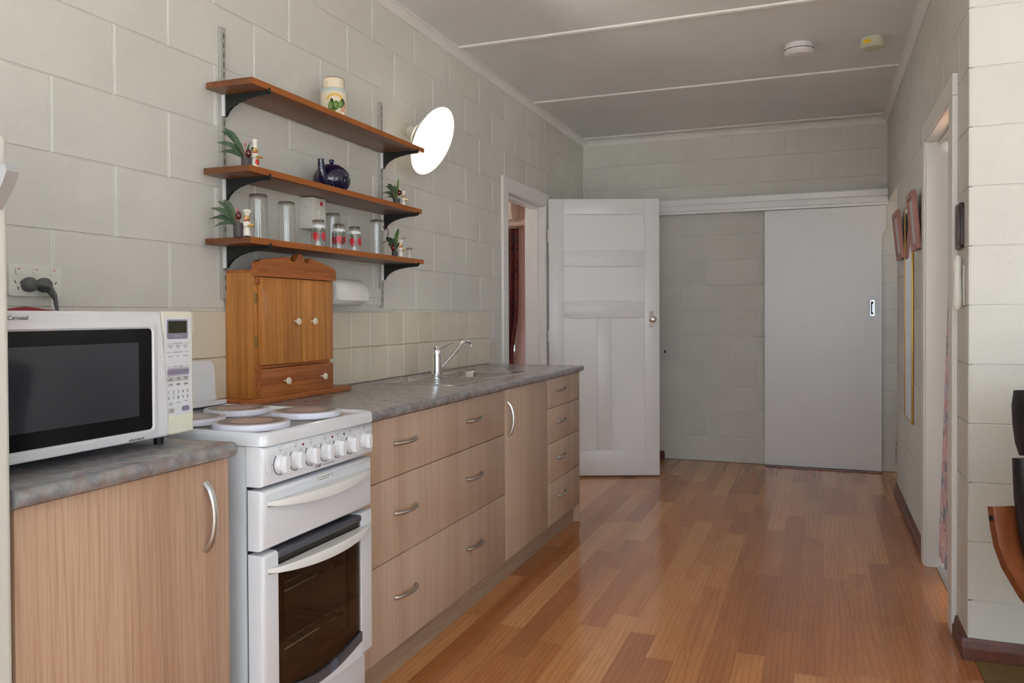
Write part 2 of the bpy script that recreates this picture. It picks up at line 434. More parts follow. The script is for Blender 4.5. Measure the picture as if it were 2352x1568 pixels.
def text_bm(s, size, shear=0, depth=.0002, space=1.0, align='CENTER'):
    cu = bpy.data.curves.new('t', 'FONT'); cu.body = s; cu.size = size; cu.shear = shear; cu.extrude = depth; cu.space_character = space
    cu.align_x = align; cu.align_y = 'CENTER'; cu.resolution_u = 2
    o = bpy.data.objects.new('t', cu); COL.objects.link(o)
    dg = bpy.context.evaluated_depsgraph_get(); dg.update()
    me = bpy.data.meshes.new_from_object(o.evaluated_get(dg))
    bm = bmesh.new(); bm.from_mesh(me)
    bpy.data.objects.remove(o); bpy.data.curves.remove(cu); bpy.data.meshes.remove(me)
    return bm
FX = Matrix(((0, 0, 1, 0), (1, 0, 0, 0), (0, 1, 0, 0), (0, 0, 0, 1)))   # text x->world y, y->world z, facing +x
def text_on_x(s, size, x, y, z, **k):
    return xform(text_bm(s, size, **k), Matrix.Translation((x, y, z)) @ FX)
def join(*bms):
    a = bms[0]
    for b in bms[1:]:
        me = bpy.data.meshes.new('j'); b.to_mesh(me); a.from_mesh(me); b.free(); bpy.data.meshes.remove(me)
    return a
def copy_thing(root, loc, rotz=None, label=None):
    r = root.copy(); COL.objects.link(r); r.location = loc
    if rotz is not None: r.rotation_euler = (0, 0, rotz)
    if label: r['label'] = label
    for ch in list(root.children):
        c = ch.copy(); COL.objects.link(c); c.parent = r
        for g in ch.children:
            d = g.copy(); COL.objects.link(d); d.parent = c
    return r

# ================================================================ THE SETTING
XR, YB, ZC = 2.325, 5.018, 2.62          # right wall, back wall, ceiling
YP = 1.57                                # front face of the block pier / living-room wall
YS, XE = -4.2, 6.0                       # far ends of the living room behind the camera

struct('floor', box(-.15, XE + .15, -1.4, 5.2, -.1, -.002), 'floor_wood')
struct('floor_living', box(-.15, XE + .15, YS - .15, -1.4, -.1, 0), 'bounce_carpet')  # unseen pale floor, added to bounce sunlight up without an orange cast
FL = bpy.data.objects['floor']
def plank_mesh(w, l):
    bm = box(-w / 2, w / 2, -l / 2, l / 2, -.002, 0); me = bpy.data.meshes.new('plank'); bm.to_mesh(me); bm.free(); me.materials.append(MATS['floor_wood']); return me
PL = {}
PW = .0964
def plank(x, y0, y1, w=PW):
    l = round((y1 - y0) / .05) * .05
    key = (round(w, 4), l)
    if key not in PL: PL[key] = plank_mesh(w - .0002, l - .0002)
    o = bpy.data.objects.new('plank', PL[key]); COL.objects.link(o); o.parent = FL
    o.location = Vector((x, (y0 + y1) / 2, 0)) - OFF['floor']
i0 = -9
for i in range(i0, 10):
    x = 1.393 + PW * (i + .5)
    y = -.75 - random.choice([0, .15, .3, .45])
    while y < 5.0:
        l = random.choice([.5, .6, .7, .8, .9, 1.0, 1.1])
        y1 = min(y + l, 5.0)
        if 5.0 - y1 < .2: y1 = 5.0
        plank(x, y, y1); y = y1

# ---- block walls
BLK = {}
def block_mesh(a, h):
    key = (round(a, 3), round(h, 3))
    if key not in BLK:
        c = .0022; d = .02
        bm = bmesh.new()
        f = [bm.verts.new((sx * (a / 2 - c), sz * (h / 2 - c), 0)) for sx, sz in ((-1, -1), (1, -1), (1, 1), (-1, 1))]
        m = [bm.verts.new((sx * a / 2, sz * h / 2, -c)) for sx, sz in ((-1, -1), (1, -1), (1, 1), (-1, 1))]
        b = [bm.verts.new((sx * a / 2, sz * h / 2, -d)) for sx, sz in ((-1, -1), (1, -1), (1, 1), (-1, 1))]
        bm.faces.new(f)
        for p, q in ((f, m), (m, b)):
            for k in range(4): bm.faces.new((p[k], q[k], q[(k + 1) % 4], p[(k + 1) % 4]))
        bmesh.ops.recalc_face_normals(bm, faces=bm.faces[:])
        if bm.faces[0].normal.z < 0: bmesh.ops.reverse_faces(bm, faces=bm.faces[:])
        me = bpy.data.meshes.new('block'); bm.to_mesh(me); bm.free(); me.materials.append(MATS['block_paint']); BLK[key] = me
    return BLK[key]
def subtract(r, h):
    a0, a1, z0, z1 = r; b0, b1, c0, c1 = h
    if a1 <= b0 or a0 >= b1 or z1 <= c0 or z0 >= c1: return [r]
    out = []
    if a0 < b0: out.append((a0, b0, z0, z1))
    if a1 > b1: out.append((b1, a1, z0, z1))
    m0, m1 = max(a0, b0), min(a1, b1)
    if z0 < c0: out.append((m0, m1, z0, c0))
    if z1 > c1: out.append((m0, m1, c1, z1))
    return out
def blocks(wall, rot, place, a_min, a_max, k0, k1, phase, holes, zmax=2.6):
    """courses k0..k1 (0.2 m high) of 0.4 m blocks; phase: joint position of the even courses"""
    for k in range(k0, k1 + 1):
        off = phase + (0 if k % 2 == 0 else .2)
        n = math.floor((a_min - off) / .4)
        a = off + .4 * n
        while a < a_max:
            rs = [(max(a, a_min), min(a + .4, a_max), .2 * k, min(.2 * k + .2, zmax))]
            for h in holes: rs = [q for r in rs for q in subtract(r, h)]
            for r in rs:
                w, hh = r[1] - r[0] - .0075, r[3] - r[2] - .0025
                if w < .015 or hh < .015: continue
                o = bpy.data.objects.new('block', block_mesh(w, hh)); COL.objects.link(o); o.parent = wall
                o.rotation_euler = rot
                o.location = Vector(place((r[0] + r[1]) / 2, (r[2] + r[3]) / 2)) - OFF[wall.name]
            a += .4
RX = Matrix(((0, 0, 1), (1, 0, 0), (0, 1, 0))).to_euler()      # local (u,v,n) -> (y,z,+x)
RNX = Matrix(((0, 0, -1), (-1, 0, 0), (0, 1, 0))).to_euler()    # facing -x
RNY = Matrix(((1, 0, 0), (0, 0, -1), (0, 1, 0))).to_euler()     # facing -y
J = .004
# left wall with the bedroom doorway
bm = box(-.14, -J, YS - .14, 3.19, 0, ZC); bm_box(bm, -.14, -J, 3.99, YB, 0, ZC); bm_box(bm, -.14, -J, 3.19, 3.99, 2.0, ZC)
wl = struct('wall_left', bm, 'lit_joint_paint')
blocks(wl, RX, lambda a, z: (0, a, z), -1.6, YB, 4, 12, 0, [(3.19, 3.99, 0, 2.0)])
blocks(wl, RX, lambda a, z: (0, a, z), 2.9, YB, 0, 3, 0, [(3.19, 3.99, 0, 2.0)])
# back wall
bm = box(-.14, 3.4, YB + J, YB + .14, 0, ZC)
wb = struct('wall_back', bm, 'lit_joint_paint')
blocks(wb, RNY, lambda a, z: (a, YB, z), 0, 2.95, 0, 12, .014, [])
# right wall with two openings
bm = box(XR + J, XR + .14, YP + .012, 1.86, 0, ZC); bm_box(bm, XR + J, XR + .14, 1.86, 2.65, 2.0, ZC); bm_box(bm, XR + J, XR + .14, 2.65, 4.22, 0, ZC); bm_box(bm, XR + J, XR + .14, 4.22, YB, 2.0, ZC)
wr = struct('wall_right', bm, 'lit_joint_paint')
blocks(wr, RNX, lambda a, z: (XR, a, z), YP - .0030, YB, 0, 12, .17, [(1.86, 2.65, 0, 2.0), (4.22, YB, 0, 2.0)])
# wall of the living room beside the pier
bm = box(XR + .012, XE, YP + J, YP + .13, 0, ZC)
wp = struct('wall_pier', bm, 'lit_joint_paint')
blocks(wp, RNY, lambda a, z: (a, YP, z), XR - .0030, 3.6, 0, 12, XR, [])
# living-room walls behind the camera, with their windows
bm = box(-.14, XE + .14, YS - .14, YS, 0, .55); bm_box(bm, -.14, XE + .14, YS - .14, YS, 2.40, ZC); bm_box(bm, -.14, .8, YS - .14, YS, .55, 2.40); bm_box(bm, 5.2, XE + .14, YS - .14, YS, .55, 2.40); bm_box(bm, 2.95, 3.05, YS - .14, YS, .55, 2.40)
struct('wall_front', bm, 'block_paint')
bm = box(XE, XE + .14, YS, YP + .14, 0, .55); bm_box(bm, XE, XE + .14, YS, YP + .14, 2.40, ZC); bm_box(bm, XE, XE + .14, YS, -2.9, .55, 2.40); bm_box(bm, XE, XE + .14, -1.2, YP + .14, .55, 2.40)
struct('wall_side', bm, 'block_paint')
bm = box(-.14, XE + .14, YS - .14, YP + .14, ZC, ZC + .08); bm_box(bm, -.14, XR + .14, YP + .14, YB + .14, ZC, ZC + .08); bm_box(bm, XR + .14, 3.4, 4.08, YB + .14, ZC, ZC + .08)
CE = struct('ceiling', bm, 'ceiling_paint')
# ceiling cover strips (sheet joints)
for y in (1.235, 2.445, 3.662, 4.872):
    part('cover_strip', prism([(y - .021, ZC), (y - .017, ZC - .008), (y - .008, ZC - .011), (y + .008, ZC - .011), (y + .017, ZC - .008), (y + .021, ZC)], 'x', .04, XR - .04), 'trim_white', CE)
for y in (0.02, -1.2, -2.4):
    part('cover_strip', box(.04, XE - .02, y - .02, y + .02, ZC - .01, ZC, .003), 'trim_white', CE)
# cornices
def cprof(s=.042):
    return [(0, 0), (0, -s), (.008, -s), (.010, -s + .006), (.018, -s + .018), (.030, -.011), (s - .006, -.009), (s, -.007), (s, 0)]
struct('trim_1', prism([(p[0], ZC + p[1]) for p in cprof()], 'y', YS, YB), 'trim_white')
struct('trim_2', prism([(YB - p[0], ZC + p[1]) for p in cprof()], 'x', .0, XR), 'trim_white')
struct('trim_3', prism([(XR - p[0], ZC + p[1]) for p in cprof()], 'y', YP, YB), 'trim_white')
struct('trim_4', prism([(YP - p[0], ZC + p[1]) for p in cprof()], 'x', XR, XE), 'trim_white')
# skirtings
def skprof(h=.072, t=.018): return [(0, 0), (0, h), (.006, h), (.010, h - .012), (.013, h - .03), (t, h - .034), (t, 0)]
struct('baseboard_right', prism([(XR - p[0], p[1]) for p in skprof()], 'y', 2.735, 4.22), 'skirting_wood')
bm = prism([(YP - p[0], p[1]) for p in skprof()], 'x', XR - .018, XE - .02); bm_prism(bm, [(XR - p[0], p[1]) for p in skprof()], 'y', YP + .0005, 1.785)
struct('baseboard_pier', bm, 'skirting_wood')
struct('baseboard_back', box(0.001, .678, YB - .018, YB, 0, .062, .004), 'skirting_wood')

# bedroom doorway frame in the left wall
def frame(name, parts, mat='trim_white'):
    bm = bmesh.new()
    for p in parts: bm_box(bm, *p, .003, 2)
    return struct(name, bm, mat)
frame('trim_5', [(0, .018, 3.135, 3.222, 0, 1.958), (0, .018, 3.963, 4.05, 0, 1.958), (0, .018, 3.135, 4.05, 1.9585, 2.046),
                 (-.14, .012, 3.19, 3.228, 0, 1.9515), (-.14, .012, 3.957, 3.99, 0, 1.9515), (-.14, .012, 3.19, 3.99, 1.952, 2.0),
                 (-.10, -.04, 3.228, 3.24, 0, 1.952), (-.10, -.04, 3.945, 3.957, 0, 1.952), (-.10, -.04, 3.228, 3.957, 1.94, 1.952)])
# doorway frame in the right wall
frame('trim_6', [(XR - .02, XR, 2.635, 2.72, 0, 1.965), (XR - .02, XR, 1.785, 1.875, 0, 1.965), (XR - .02, XR, 1.785, 2.72, 1.9655, 2.045),
                 (XR - .012, XR + .14, 2.62, 2.65, 0, 1.958), (XR - .012, XR + .14, 1.86, 1.89, 0, 1.958), (XR - .012, XR + .14, 1.86, 2.65, 1.9585, 2.0)])
# sliding-door track and glass leaf behind the curtain in that doorway
bm = bmesh.new()
for x in (XR + .045, XR + .07, XR + .095): bm_box(bm, x, x + .006, 1.89, 2.62, 0, .014)
bm_box(bm, XR + .035, XR + .115, 1.89, 2.62, 0, .004)
struct('trim_7', bm, 'aluminium')
w1 = struct('window_1', box(XR + .075, XR + .095, 1.90, 1.94, .015, 1.955), 'aluminium')
part('rail', box(XR + .075, XR + .095, 1.94, 2.60, .015, .06), 'aluminium', w1)
part('rail', box(XR + .075, XR + .095, 1.94, 2.60, 1.91, 1.955), 'aluminium', w1)
part('stile', box(XR + .075, XR + .095, 2.40, 2.615, .06, 1.91), 'trim_white', w1)
part('pane', box(XR + .083, XR + .088, 1.94, 2.40, .06, 1.91), 'window_glass', w1)
# side hall seen through the opening at the end of the corridor
bm = box(XR + .141, 3.4, 4.08, 4.22, 0, ZC)
bm_box(bm, 3.4, 3.5, 4.22, YB, 0, 1.1); bm_box(bm, 3.4, 3.5, 4.22, YB, 1.9, ZC); bm_box(bm, 3.4, 3.5, 4.22, 4.4, 1.1, 1.9); bm_box(bm, 3.4, 3.5, 4.85, YB, 1.1, 1.9)  # end wall with an unseen window, added and sized for the corridor's light
struct('wall_hall', bm, 'block_paint')
# bedroom behind the left doorway
bm = box(-2.9, -1.9 - .7, 6.4, 6.5, 0, ZC); bm_box(bm, -2.6, -1.125, 6.4, 6.5, 0, .75); bm_box(bm, -2.6, -1.125, 6.4, 6.5, 2.05, ZC); bm_box(bm, -1.125, -.05, 6.4, 6.5, 0, ZC)
struct('wall_bedroom_back', bm, 'pink_wall')
bm = box(-3.0, -2.9, 2.4, 6.5, 0, .9); bm_box(bm, -3.0, -2.9, 2.4, 6.5, 2.0, ZC); bm_box(bm, -3.0, -2.9, 2.4, 3.0, .9, 2.0); bm_box(bm, -3.0, -2.9, 4.8, 6.5, .9, 2.0)  # unseen opening in this wall, added to let more light into the bedroom
struct('wall_bedroom_side', bm, 'pink_wall')
struct('wall_bedroom_near', box(-2.9, -.145, 2.4, 2.5, 0, ZC), 'pink_wall')
bm = box(-.155, -.141, 2.5, 3.185, 0, ZC); bm_box(bm, -.155, -.141, 3.995, 6.4, 0, ZC); bm_box(bm, -.155, -.141, 3.185, 3.995, 2.0, ZC); bm_box(bm, -.16, -.02, YB + .14, 6.5, 0, ZC)
struct('wall_bedroom_right', bm, 'pink_wall')
struct('ceiling_bedroom', box(-3.0, -.141, 2.4, 6.5, ZC, ZC + .08), 'pink_ceiling')
struct('floor_bedroom', box(-3.0, -.14, 2.4, 6.5, -.1, 0), 'skirting_wood')
w2 = struct('window_2', box(-2.6, -1.125, 6.42, 6.46, .75, .79), 'trim_white')
for a in ((-2.6, -1.125, 2.01, 2.05), (-2.6, -2.56, .79, 2.01), (-1.16, -1.125, .79, 2.01), (-1.87, -1.83, .79, 2.01)):
    part('window_frame', box(a[0], a[1], 6.42, 6.46, a[2], a[3]), 'trim_white', w2)
part('pane', box(-2.56, -1.87, 6.438, 6.442, .79, 2.01), 'window_glass', w2); part('pane', box(-1.83, -1.16, 6.438, 6.442, .79, 2.01), 'window_glass', w2)
struct('ground_outside', box(-20, 20, -25, 25, -.4, -.11), 'outside_ground')
#--MORE--
# ================================================================ KITCHEN RUN
ZT, ZU, XF = .885, .852, .578            # worktop top / underside, face of the drawer fronts

def bow(p0, p1, out, rad=.0055, n=12):
    """bow handle between two points of a front, standing out along +x"""
    p0, p1 = Vector(p0), Vector(p1); pts = []; rr = []
    for i in range(n + 1):
        t = i / n; s = math.sin(PI * t) ** .55
        pts.append(p0.lerp(p1, t) + Vector((out * s, 0, 0))); rr.append(rad * (1.35 - .35 * math.sin(PI * t)))
    return tube(pts, rr, 8)

# --- cabinet under the microwave
c = thing('base_cabinet', (.3, -.285, 0), 'wood-look base cabinet with one wide door under the microwave', 'cabinet', )
part('body', box(.01, .56, -.553, -.021, .1, ZU), 'laminate', c)
d = part('door', box(.5605, XF, -.551, -.022, .102, ZU - .004, .0012), 'laminate', c)
part('handle', bow((XF, -.098, .805), (XF, -.098, .655), .027, .0062), 'satin_metal', d, label='brushed metal bow handle')
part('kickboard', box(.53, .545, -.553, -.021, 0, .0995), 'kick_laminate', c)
def topprof(xf=.602, z0=ZU, z1=ZT):
    r = (z1 - z0) / 2
    out = [(0.003, z0), (xf - r, z0)]
    for i in range(1, 8):
        t = -PI / 2 + PI * i / 8; out.append((xf - r + r * math.cos(t), (z0 + z1) / 2 + r * math.sin(t)))
    return out + [(xf - r, z1), (0.003, z1)]
single('worktop', prism(topprof(.606), 'y', -.565, -.023), 'worktop', 'short mottled grey worktop with rounded front edge holding the microwave', 'worktop')

# --- long run
c = thing('drawer_cabinet', (.3, 1.15, 0), 'wood-look cabinet with three wide drawers and two handles on each', 'cabinet')
part('body', box(.01, .56, .544, 1.7215, .1, ZU), 'laminate_run', c)
for z0, z1, zh in ((.657, ZU - .004, .762), (.398, .654, .537), (.102, .395, .266)):
    d = part('drawer', box(.5605, XF, .545, 1.720, z0, z1, .0012), 'laminate_run', c)
    for y in (.82, 1.385): part('handle', bow((XF, y - .072, zh), (XF, y + .072, zh), .024, .0055), 'satin_metal', d)
c = thing('sink_cabinet', (.3, 2.014, 0), 'narrow wood-look cabinet with one tall door below the sink', 'cabinet')
bm = bmesh.new()
for a in ((.01, .56, 1.7225, 1.7385, .1, ZU), (.01, .56, 2.2895, 2.3055, .1, ZU), (.01, .56, 1.7385, 2.2895, .1, .116), (.01, .016, 1.7385, 2.2895, .116, ZU)): bm_box(bm, *a)
part('body', bm, 'laminate_run', c)
d = part('door', box(.5605, XF, 1.7235, 2.3045, .102, ZU - .004, .0012), 'laminate_run', c)
part('handle', bow((XF, 1.757, .792), (XF, 1.757, .645), .027, .0058), 'satin_metal', d)
c = thing('drawer_cabinet', (.3, 2.594, 0), 'narrow wood-look cabinet with four small drawers at the end of the run', 'cabinet')
part('body', box(.01, .56, 2.3065, 2.862, .1, ZU), 'laminate_run', c)
for z0, z1, zh in ((.700, ZU - .004, .780), (.521, .697, .617), (.320, .518, .430), (.102, .317, .230)):
    d = part('drawer', box(.5605, XF, 2.3075, 2.862, z0, z1, .0012), 'laminate_run', c)
    part('handle', bow((XF, 2.46, zh), (XF, 2.60, zh), .024, .0052), 'satin_metal', d)
part('end_panel', box(.012, XF, 2.8625, 2.880, .0, ZU), 'laminate_run', c)
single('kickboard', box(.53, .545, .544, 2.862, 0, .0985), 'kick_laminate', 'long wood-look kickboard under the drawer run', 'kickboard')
HY0, HY1, HX0, HX1 = 1.885, 2.255, .135, .445
bm = prism(topprof(), 'y', .544, HY0); bm_prism(bm, topprof(), 'y', HY1, 2.895)
tp = topprof(); bm_prism(bm, [(HX1, ZU)] + tp[1:-1] + [(HX1, ZT)], 'y', HY0, HY1); bm_prism(bm, [(.003, ZU), (HX0, ZU), (HX0, ZT), (.003, ZT)], 'y', HY0, HY1)
single('worktop', bm, 'worktop', 'long mottled grey worktop with rounded front edge around the sink', 'worktop')

# --- sink: thin steel tray with drainer on the left and one bowl
sk = thing('sink', (.295, 1.88, ZT), 'stainless steel sink with drainer set into the long worktop', 'sink')
def ring(poly, z): return [(p[0], p[1], z) for p in poly]
outer = rrect(.10, .482, 1.462, 2.305, .06, 6); o2 = rrect(.108, .474, 1.470, 2.297, .054, 6)
hole = rrect(.145, .438, 1.905, 2.245, .07, 6)
bm = bmesh.new()
def addring(pts): return [bm.verts.new(p) for p in pts]
def bridge(a, b):
    n = len(a)
    for i in range(n): bm.faces.new((a[i], a[(i + 1) % n], b[(i + 1) % n], b[i]))
R0 = addring(ring(outer, ZT + .0005)); R1 = addring(ring(o2, ZT + .005)); R2 = addring(ring(rrect(.118, .464, 1.480, 2.287, .046, 6), ZT + .0025))
bridge(R0, R1); bridge(R1, R2)
R3 = addring(ring(hole, ZT + .002)); bridge(R2, R3)
part('tray', bm, 'steel', sk, ang=60)
bm = bmesh.new()
A = addring(ring(hole, ZT + .002)); B = addring(ring(rrect(.150, .433, 1.910, 2.240, .068, 6), ZT - .006)); C_ = addring(ring(rrect(.162, .421, 1.922, 2.228, .062, 6), ZT - .135)); D = addring(ring(rrect(.185, .398, 1.945, 2.205, .05, 6), ZT - .15))
bridge(A, B); bridge(B, C_); bridge(C_, D); bm.faces.new(D)
part('bowl', bm, 'steel', sk, ang=60)
bm = bmesh.new()
for k in range(7): bm_tube(bm, [(.17 + k * .04, 1.53, ZT + .0025), (.17 + k * .04, 1.86, ZT + .0025)], .0022, 6)
part('drainer_ribs', bm, 'steel', sk)
part('drain', xform(lathe([(.035, 0), (.035, .003), (.02, .001), (0, .001)], 20), Matrix.Translation((.29, 2.075, ZT - .1495))), 'chrome', sk)
part('plug', xform(lathe([(.016, 0), (.016, .004), (.006, .006), (.004, .012), (0, .013)], 14), Matrix.Translation((.155, 1.64, ZT + .002))), 'chrome', sk)
# --- mixer tap
tx, ty, tz = .205, 1.812, ZT + .0025
tp_ = thing('mixer_tap', (tx, ty, tz), 'chrome single-lever mixer tap with swivel spout behind the sink drainer', 'tap')
part('body', xform(lathe([(.028, 0), (.028, .004), (.0245, .007), (.0245, .098), (.023, .100), (.023, .103)], 28), Matrix.Translation((tx, ty, tz))), 'chrome', tp_)
bm = lathe([(.0255, .104), (.0260, .112), (.0245, .126), (.0185, .139), (.009, .146), (0, .148)], 28)
xform(bm, Matrix.Translation((tx, ty, tz)))
bm_tube(bm, [(tx - .008, ty - .004, tz + .130), (tx + .02, ty + .012, tz + .143), (tx + .045, ty + .028, tz + .155), (tx + .068, ty + .045, tz + .163)], [.020, .018, .014, .009], 10, flat=.55)
part('lever', bm, 'chrome', tp_)
dv = Vector((.085, .14, 0))
pts = [(tx, ty, tz + .03), (tx + dv.x * .25, ty + dv.y * .25, tz + .058), (tx + dv.x * .6, ty + dv.y * .6, tz + .112), (tx + dv.x * .85, ty + dv.y * .85, tz + .152), (tx + dv.x * .98, ty + dv.y * .98, tz + .165), (tx + dv.x * 1.1, ty + dv.y * 1.1, tz + .165), (tx + dv.x * 1.18, ty + dv.y * 1.18, tz + .155), (tx + dv.x * 1.19, ty + dv.y * 1.19, tz + .14)]
part('spout', tube(pts, [.011, .0105, .0105, .011, .0115, .0115, .011, .0105], 12), 'chrome', tp_)

# --- tile splashback: two rows of square tiles
sp = thing('tile_splashback', (.003, 1.48, ZT + .001), 'cream glazed tile splashback, two rows above the worktops', 'splashback')
part('grout_bed', box(.0005, .004, .03, 2.926, ZT + .001, 1.192), 'grout', sp, smooth=False)
TP = .1524; bmt = box(0, .007, -.0748, .0748, -.0748, .0748, .0015, 1); tme = bpy.data.meshes.new('tile'); bmt.to_mesh(tme); bmt.free(); tme.materials.append(MATS['tile_glaze'])
for i in range(19):
    for z in (.9625, 1.1155):
        o = bpy.data.objects.new('tile', tme); COL.objects.link(o); o.parent = sp
        o.location = Vector((.001, 2.924 - TP * (i + .5), z)) - OFF[sp.name]

# ================================================================ STOVE
SY0, SY1 = .016, .513
st = thing('stove', (.32, .2545, 0), 'white freestanding electric stove with grill and glass oven door', 'stove')
bm = bmesh.new()
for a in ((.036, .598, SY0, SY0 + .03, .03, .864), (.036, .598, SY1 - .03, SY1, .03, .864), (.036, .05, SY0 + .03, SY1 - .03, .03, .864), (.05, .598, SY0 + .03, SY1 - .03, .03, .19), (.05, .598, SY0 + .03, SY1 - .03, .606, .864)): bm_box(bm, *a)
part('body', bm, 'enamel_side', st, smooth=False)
bm = bmesh.new()
for a in ((.05, .6, SY0 + .03, SY0 + .034, .19, .606), (.05, .6, SY1 - .034, SY1 - .03, .19, .606), (.05, .054, SY0 + .034, SY1 - .034, .19, .606), (.054, .6, SY0 + .034, SY1 - .034, .19, .194), (.054, .6, SY0 + .034, SY1 - .034, .602, .606)): bm_box(bm, *a)
part('oven_cavity', bm, 'oven_inside', st, smooth=False)
for zr in (.46, .31):
    bm = bmesh.new()
    for x in (.12, .58): bm_tube(bm, [(x, SY0 + .05, zr), (x, SY1 - .05, zr)], .004, 6)
    bm_tube(bm, [(.58, SY0 + .05, zr), (.58, SY0 + .05, zr + .022), (.578, SY1 - .05, zr + .022), (.58, SY1 - .05, zr)], .002, 5)
    for k in range(10):
        y = SY0 + .06 + k * .041; bm_tube(bm, [(.12, y, zr), (.58, y, zr)], .0022, 5)
    part('oven_rack', bm, 'rack_metal', st)
bm = bmesh.new()
for a in ((.599, .6035, SY0 + .004, .075, .1, .86), (.599, .6035, .445, SY1 - .004, .1, .86), (.599, .6035, .075, .445, .1, .23), (.599, .6035, .075, .445, .598, .86)): bm_box(bm, *a)
part('front_gap', bm, 'black_gap', st, smooth=False)
# hob top with raised rim and sunken pan
pl0 = rrect(.018, .657, SY0 - .004, SY1 + .004, .024, 6)
def inset(poly, d):
    cx = sum(p[0] for p in poly) / len(poly); cy = sum(p[1] for p in poly) / len(poly)
    return poly, cx, cy
bm = bmesh.new()
rings_ = [(rrect(.034, .657, SY0 - .004, SY1 + .004, .024, 6), .866), (rrect(.034, .657, SY0 - .004, SY1 + .004, .024, 6), .888), (rrect(.038, .653, SY0, SY1, .022, 6), .896), (rrect(.044, .643, SY0 + .010, SY1 - .010, .018, 6), .8985), (rrect(.056, .637, SY0 + .0135, SY1 - .0135, .02, 6), .8965), (rrect(.062, .632, SY0 + .017, SY1 - .017, .02, 6), .8905)]
RR = [addring(ring(p, z)) for p, z in rings_]
for a, b in zip(RR, RR[1:]): bridge(a, b)
bm.faces.new(RR[0][::-1]); bm.faces.new(RR[-1])
part('hob', bm, 'enamel', st, ang=50)
# control panel
cp = part('control_panel', box(.6, .655, SY0, SY1, .768, .8645, .018, 4, lambda a, b: (abs(a.z - b.z) > .01 or abs(a.y - b.y) > .01) and min(a.x, b.x) > .64), 'enamel', st, ang=60)
KY = (.074, .135, .199, .263, .322, .384, .457)
for i, y in enumerate(KY):
    M = Matrix.Translation((.655, y, .817)) @ FX
    bm = lathe([(.0215, 0), (.0215, .004), (.0195, .007), (.0185, .013), (0, .0135)], 24, mtx=None)
    bm_prism(bm, [(-.0055, .0195), (.0055, .0195), (.008, .012), (.008, -.012), (.0055, -.0195), (-.0055, -.0195), (-.008, -.012), (-.008, .012)], 'z', .008, .0235)
    kb = part('knob', xform(bm, M), 'knob_white', st, ang=40)
    if i < 6:
        pts = [(.6556, y + .0265 * math.cos(t), .817 + .0265 * math.sin(t)) for t in [PI * (.72 + .85 * k / 14) for k in range(15)]]
        part('dial_arc', tube(pts, .0011, 5), 'print_dark', cp)
    bm = bmesh.new()
    for t in (.25, .5, .75, .98): bm_box(bm, .655, .6553, y + .031 * math.cos(PI * t) - .0012, y + .031 * math.cos(PI * t) + .0012, .817 + .031 * math.sin(PI * t) - .0018, .817 + .031 * math.sin(PI * t) + .0018)
    if i < 4: 
        for q in (-.004, .004):
            for w in (-.004, .004): bm_box(bm, .655, .6553, y + q - .0011, y + q + .0011, .8545 + w * .8 - .001, .8545 + w * .8 + .001)
    else: bm_box(bm, .655, .6553, y - .006, y + .006, .8535, .8555)
    part('dial_marks', bm, 'print_grey', cp)
for y, m in ((.166, 'red_light'), (.296, 'red_light'), (.353, 'print_dark')): part('indicator_light', xform(lathe([(.0032, 0), (.0032, .0012), (0, .002)], 10), Matrix.Translation((.655, y, .850)) @ FX), m, cp)
part('light_switch', prism(rrect(.020, .033, .802, .836, .006, 4), 'x', .6545, .659), 'knob_white', cp)
part('brand_lettering', text_on_x('CHEF', .0115, .6556, .231, .783, shear=.2, space=.95), 'print_dark', cp)
part('fine_print', box(.655, .6553, .252, .304, .7822, .7838), 'print_grey', cp)
# doors
def door_edges(a, b): return (abs(a.x - b.x) > .01 or True) and min(a.x, b.x) > .63
gd = part('grill_door', box(.604, .648, SY0, SY1, .615, .760, .014, 3, door_edges), 'enamel', st, ang=50)
def sweep_handle(z, y0=.030, y1=.503):
    bm = bmesh.new(); n = 18; rows = []
    for i in range(n + 1):
        t = i / n; s = math.sin(PI * t); e = s ** .5
        y = y0 + (y1 - y0) * t; xo = .646 + .040 * e; h = .004 + .018 * s ** .8
        rows.append([bm.verts.new(p) for p in ((.646, y, z + .004), (xo, y, z + .004 + .001), (xo + .004 * e, y, z - .002 * s), (xo + .001, y, z - h), (xo - .010 * e - .0005, y, z - h * 1.05), (.646, y, z - .004 - .004 * (1 - s)))])
    for a, b in zip(rows, rows[1:]):
        for k in range(6): bm.faces.new((a[k], a[(k + 1) % 6], b[(k + 1) % 6], b[k]))
    bm.faces.new(rows[0][::-1]); bm.faces.new(rows[-1]); return bm
part('handle', sweep_handle(.727), 'stove_plastic', gd, ang=50)
bm = box(.648, .6484, .232, .310, .738, .7565); part('sticker', bm, 'stove_plastic', gd, smooth=False)
bm = bmesh.new()
for z, a, b in ((.7495, .246, .300), (.7435, .246, .290)):
    y = a
    while y < b:
        w = random.uniform(.003, .009); bm_box(bm, .6484, .6486, y, min(b, y + w), z - .0012, z + .0012); y += w + .0022
for y in (.239, .304): bm_box(bm, .6484, .6486, y - .001, y + .001, .741, .754)
part('sticker_print', bm, 'print_grey', gd, smooth=False)
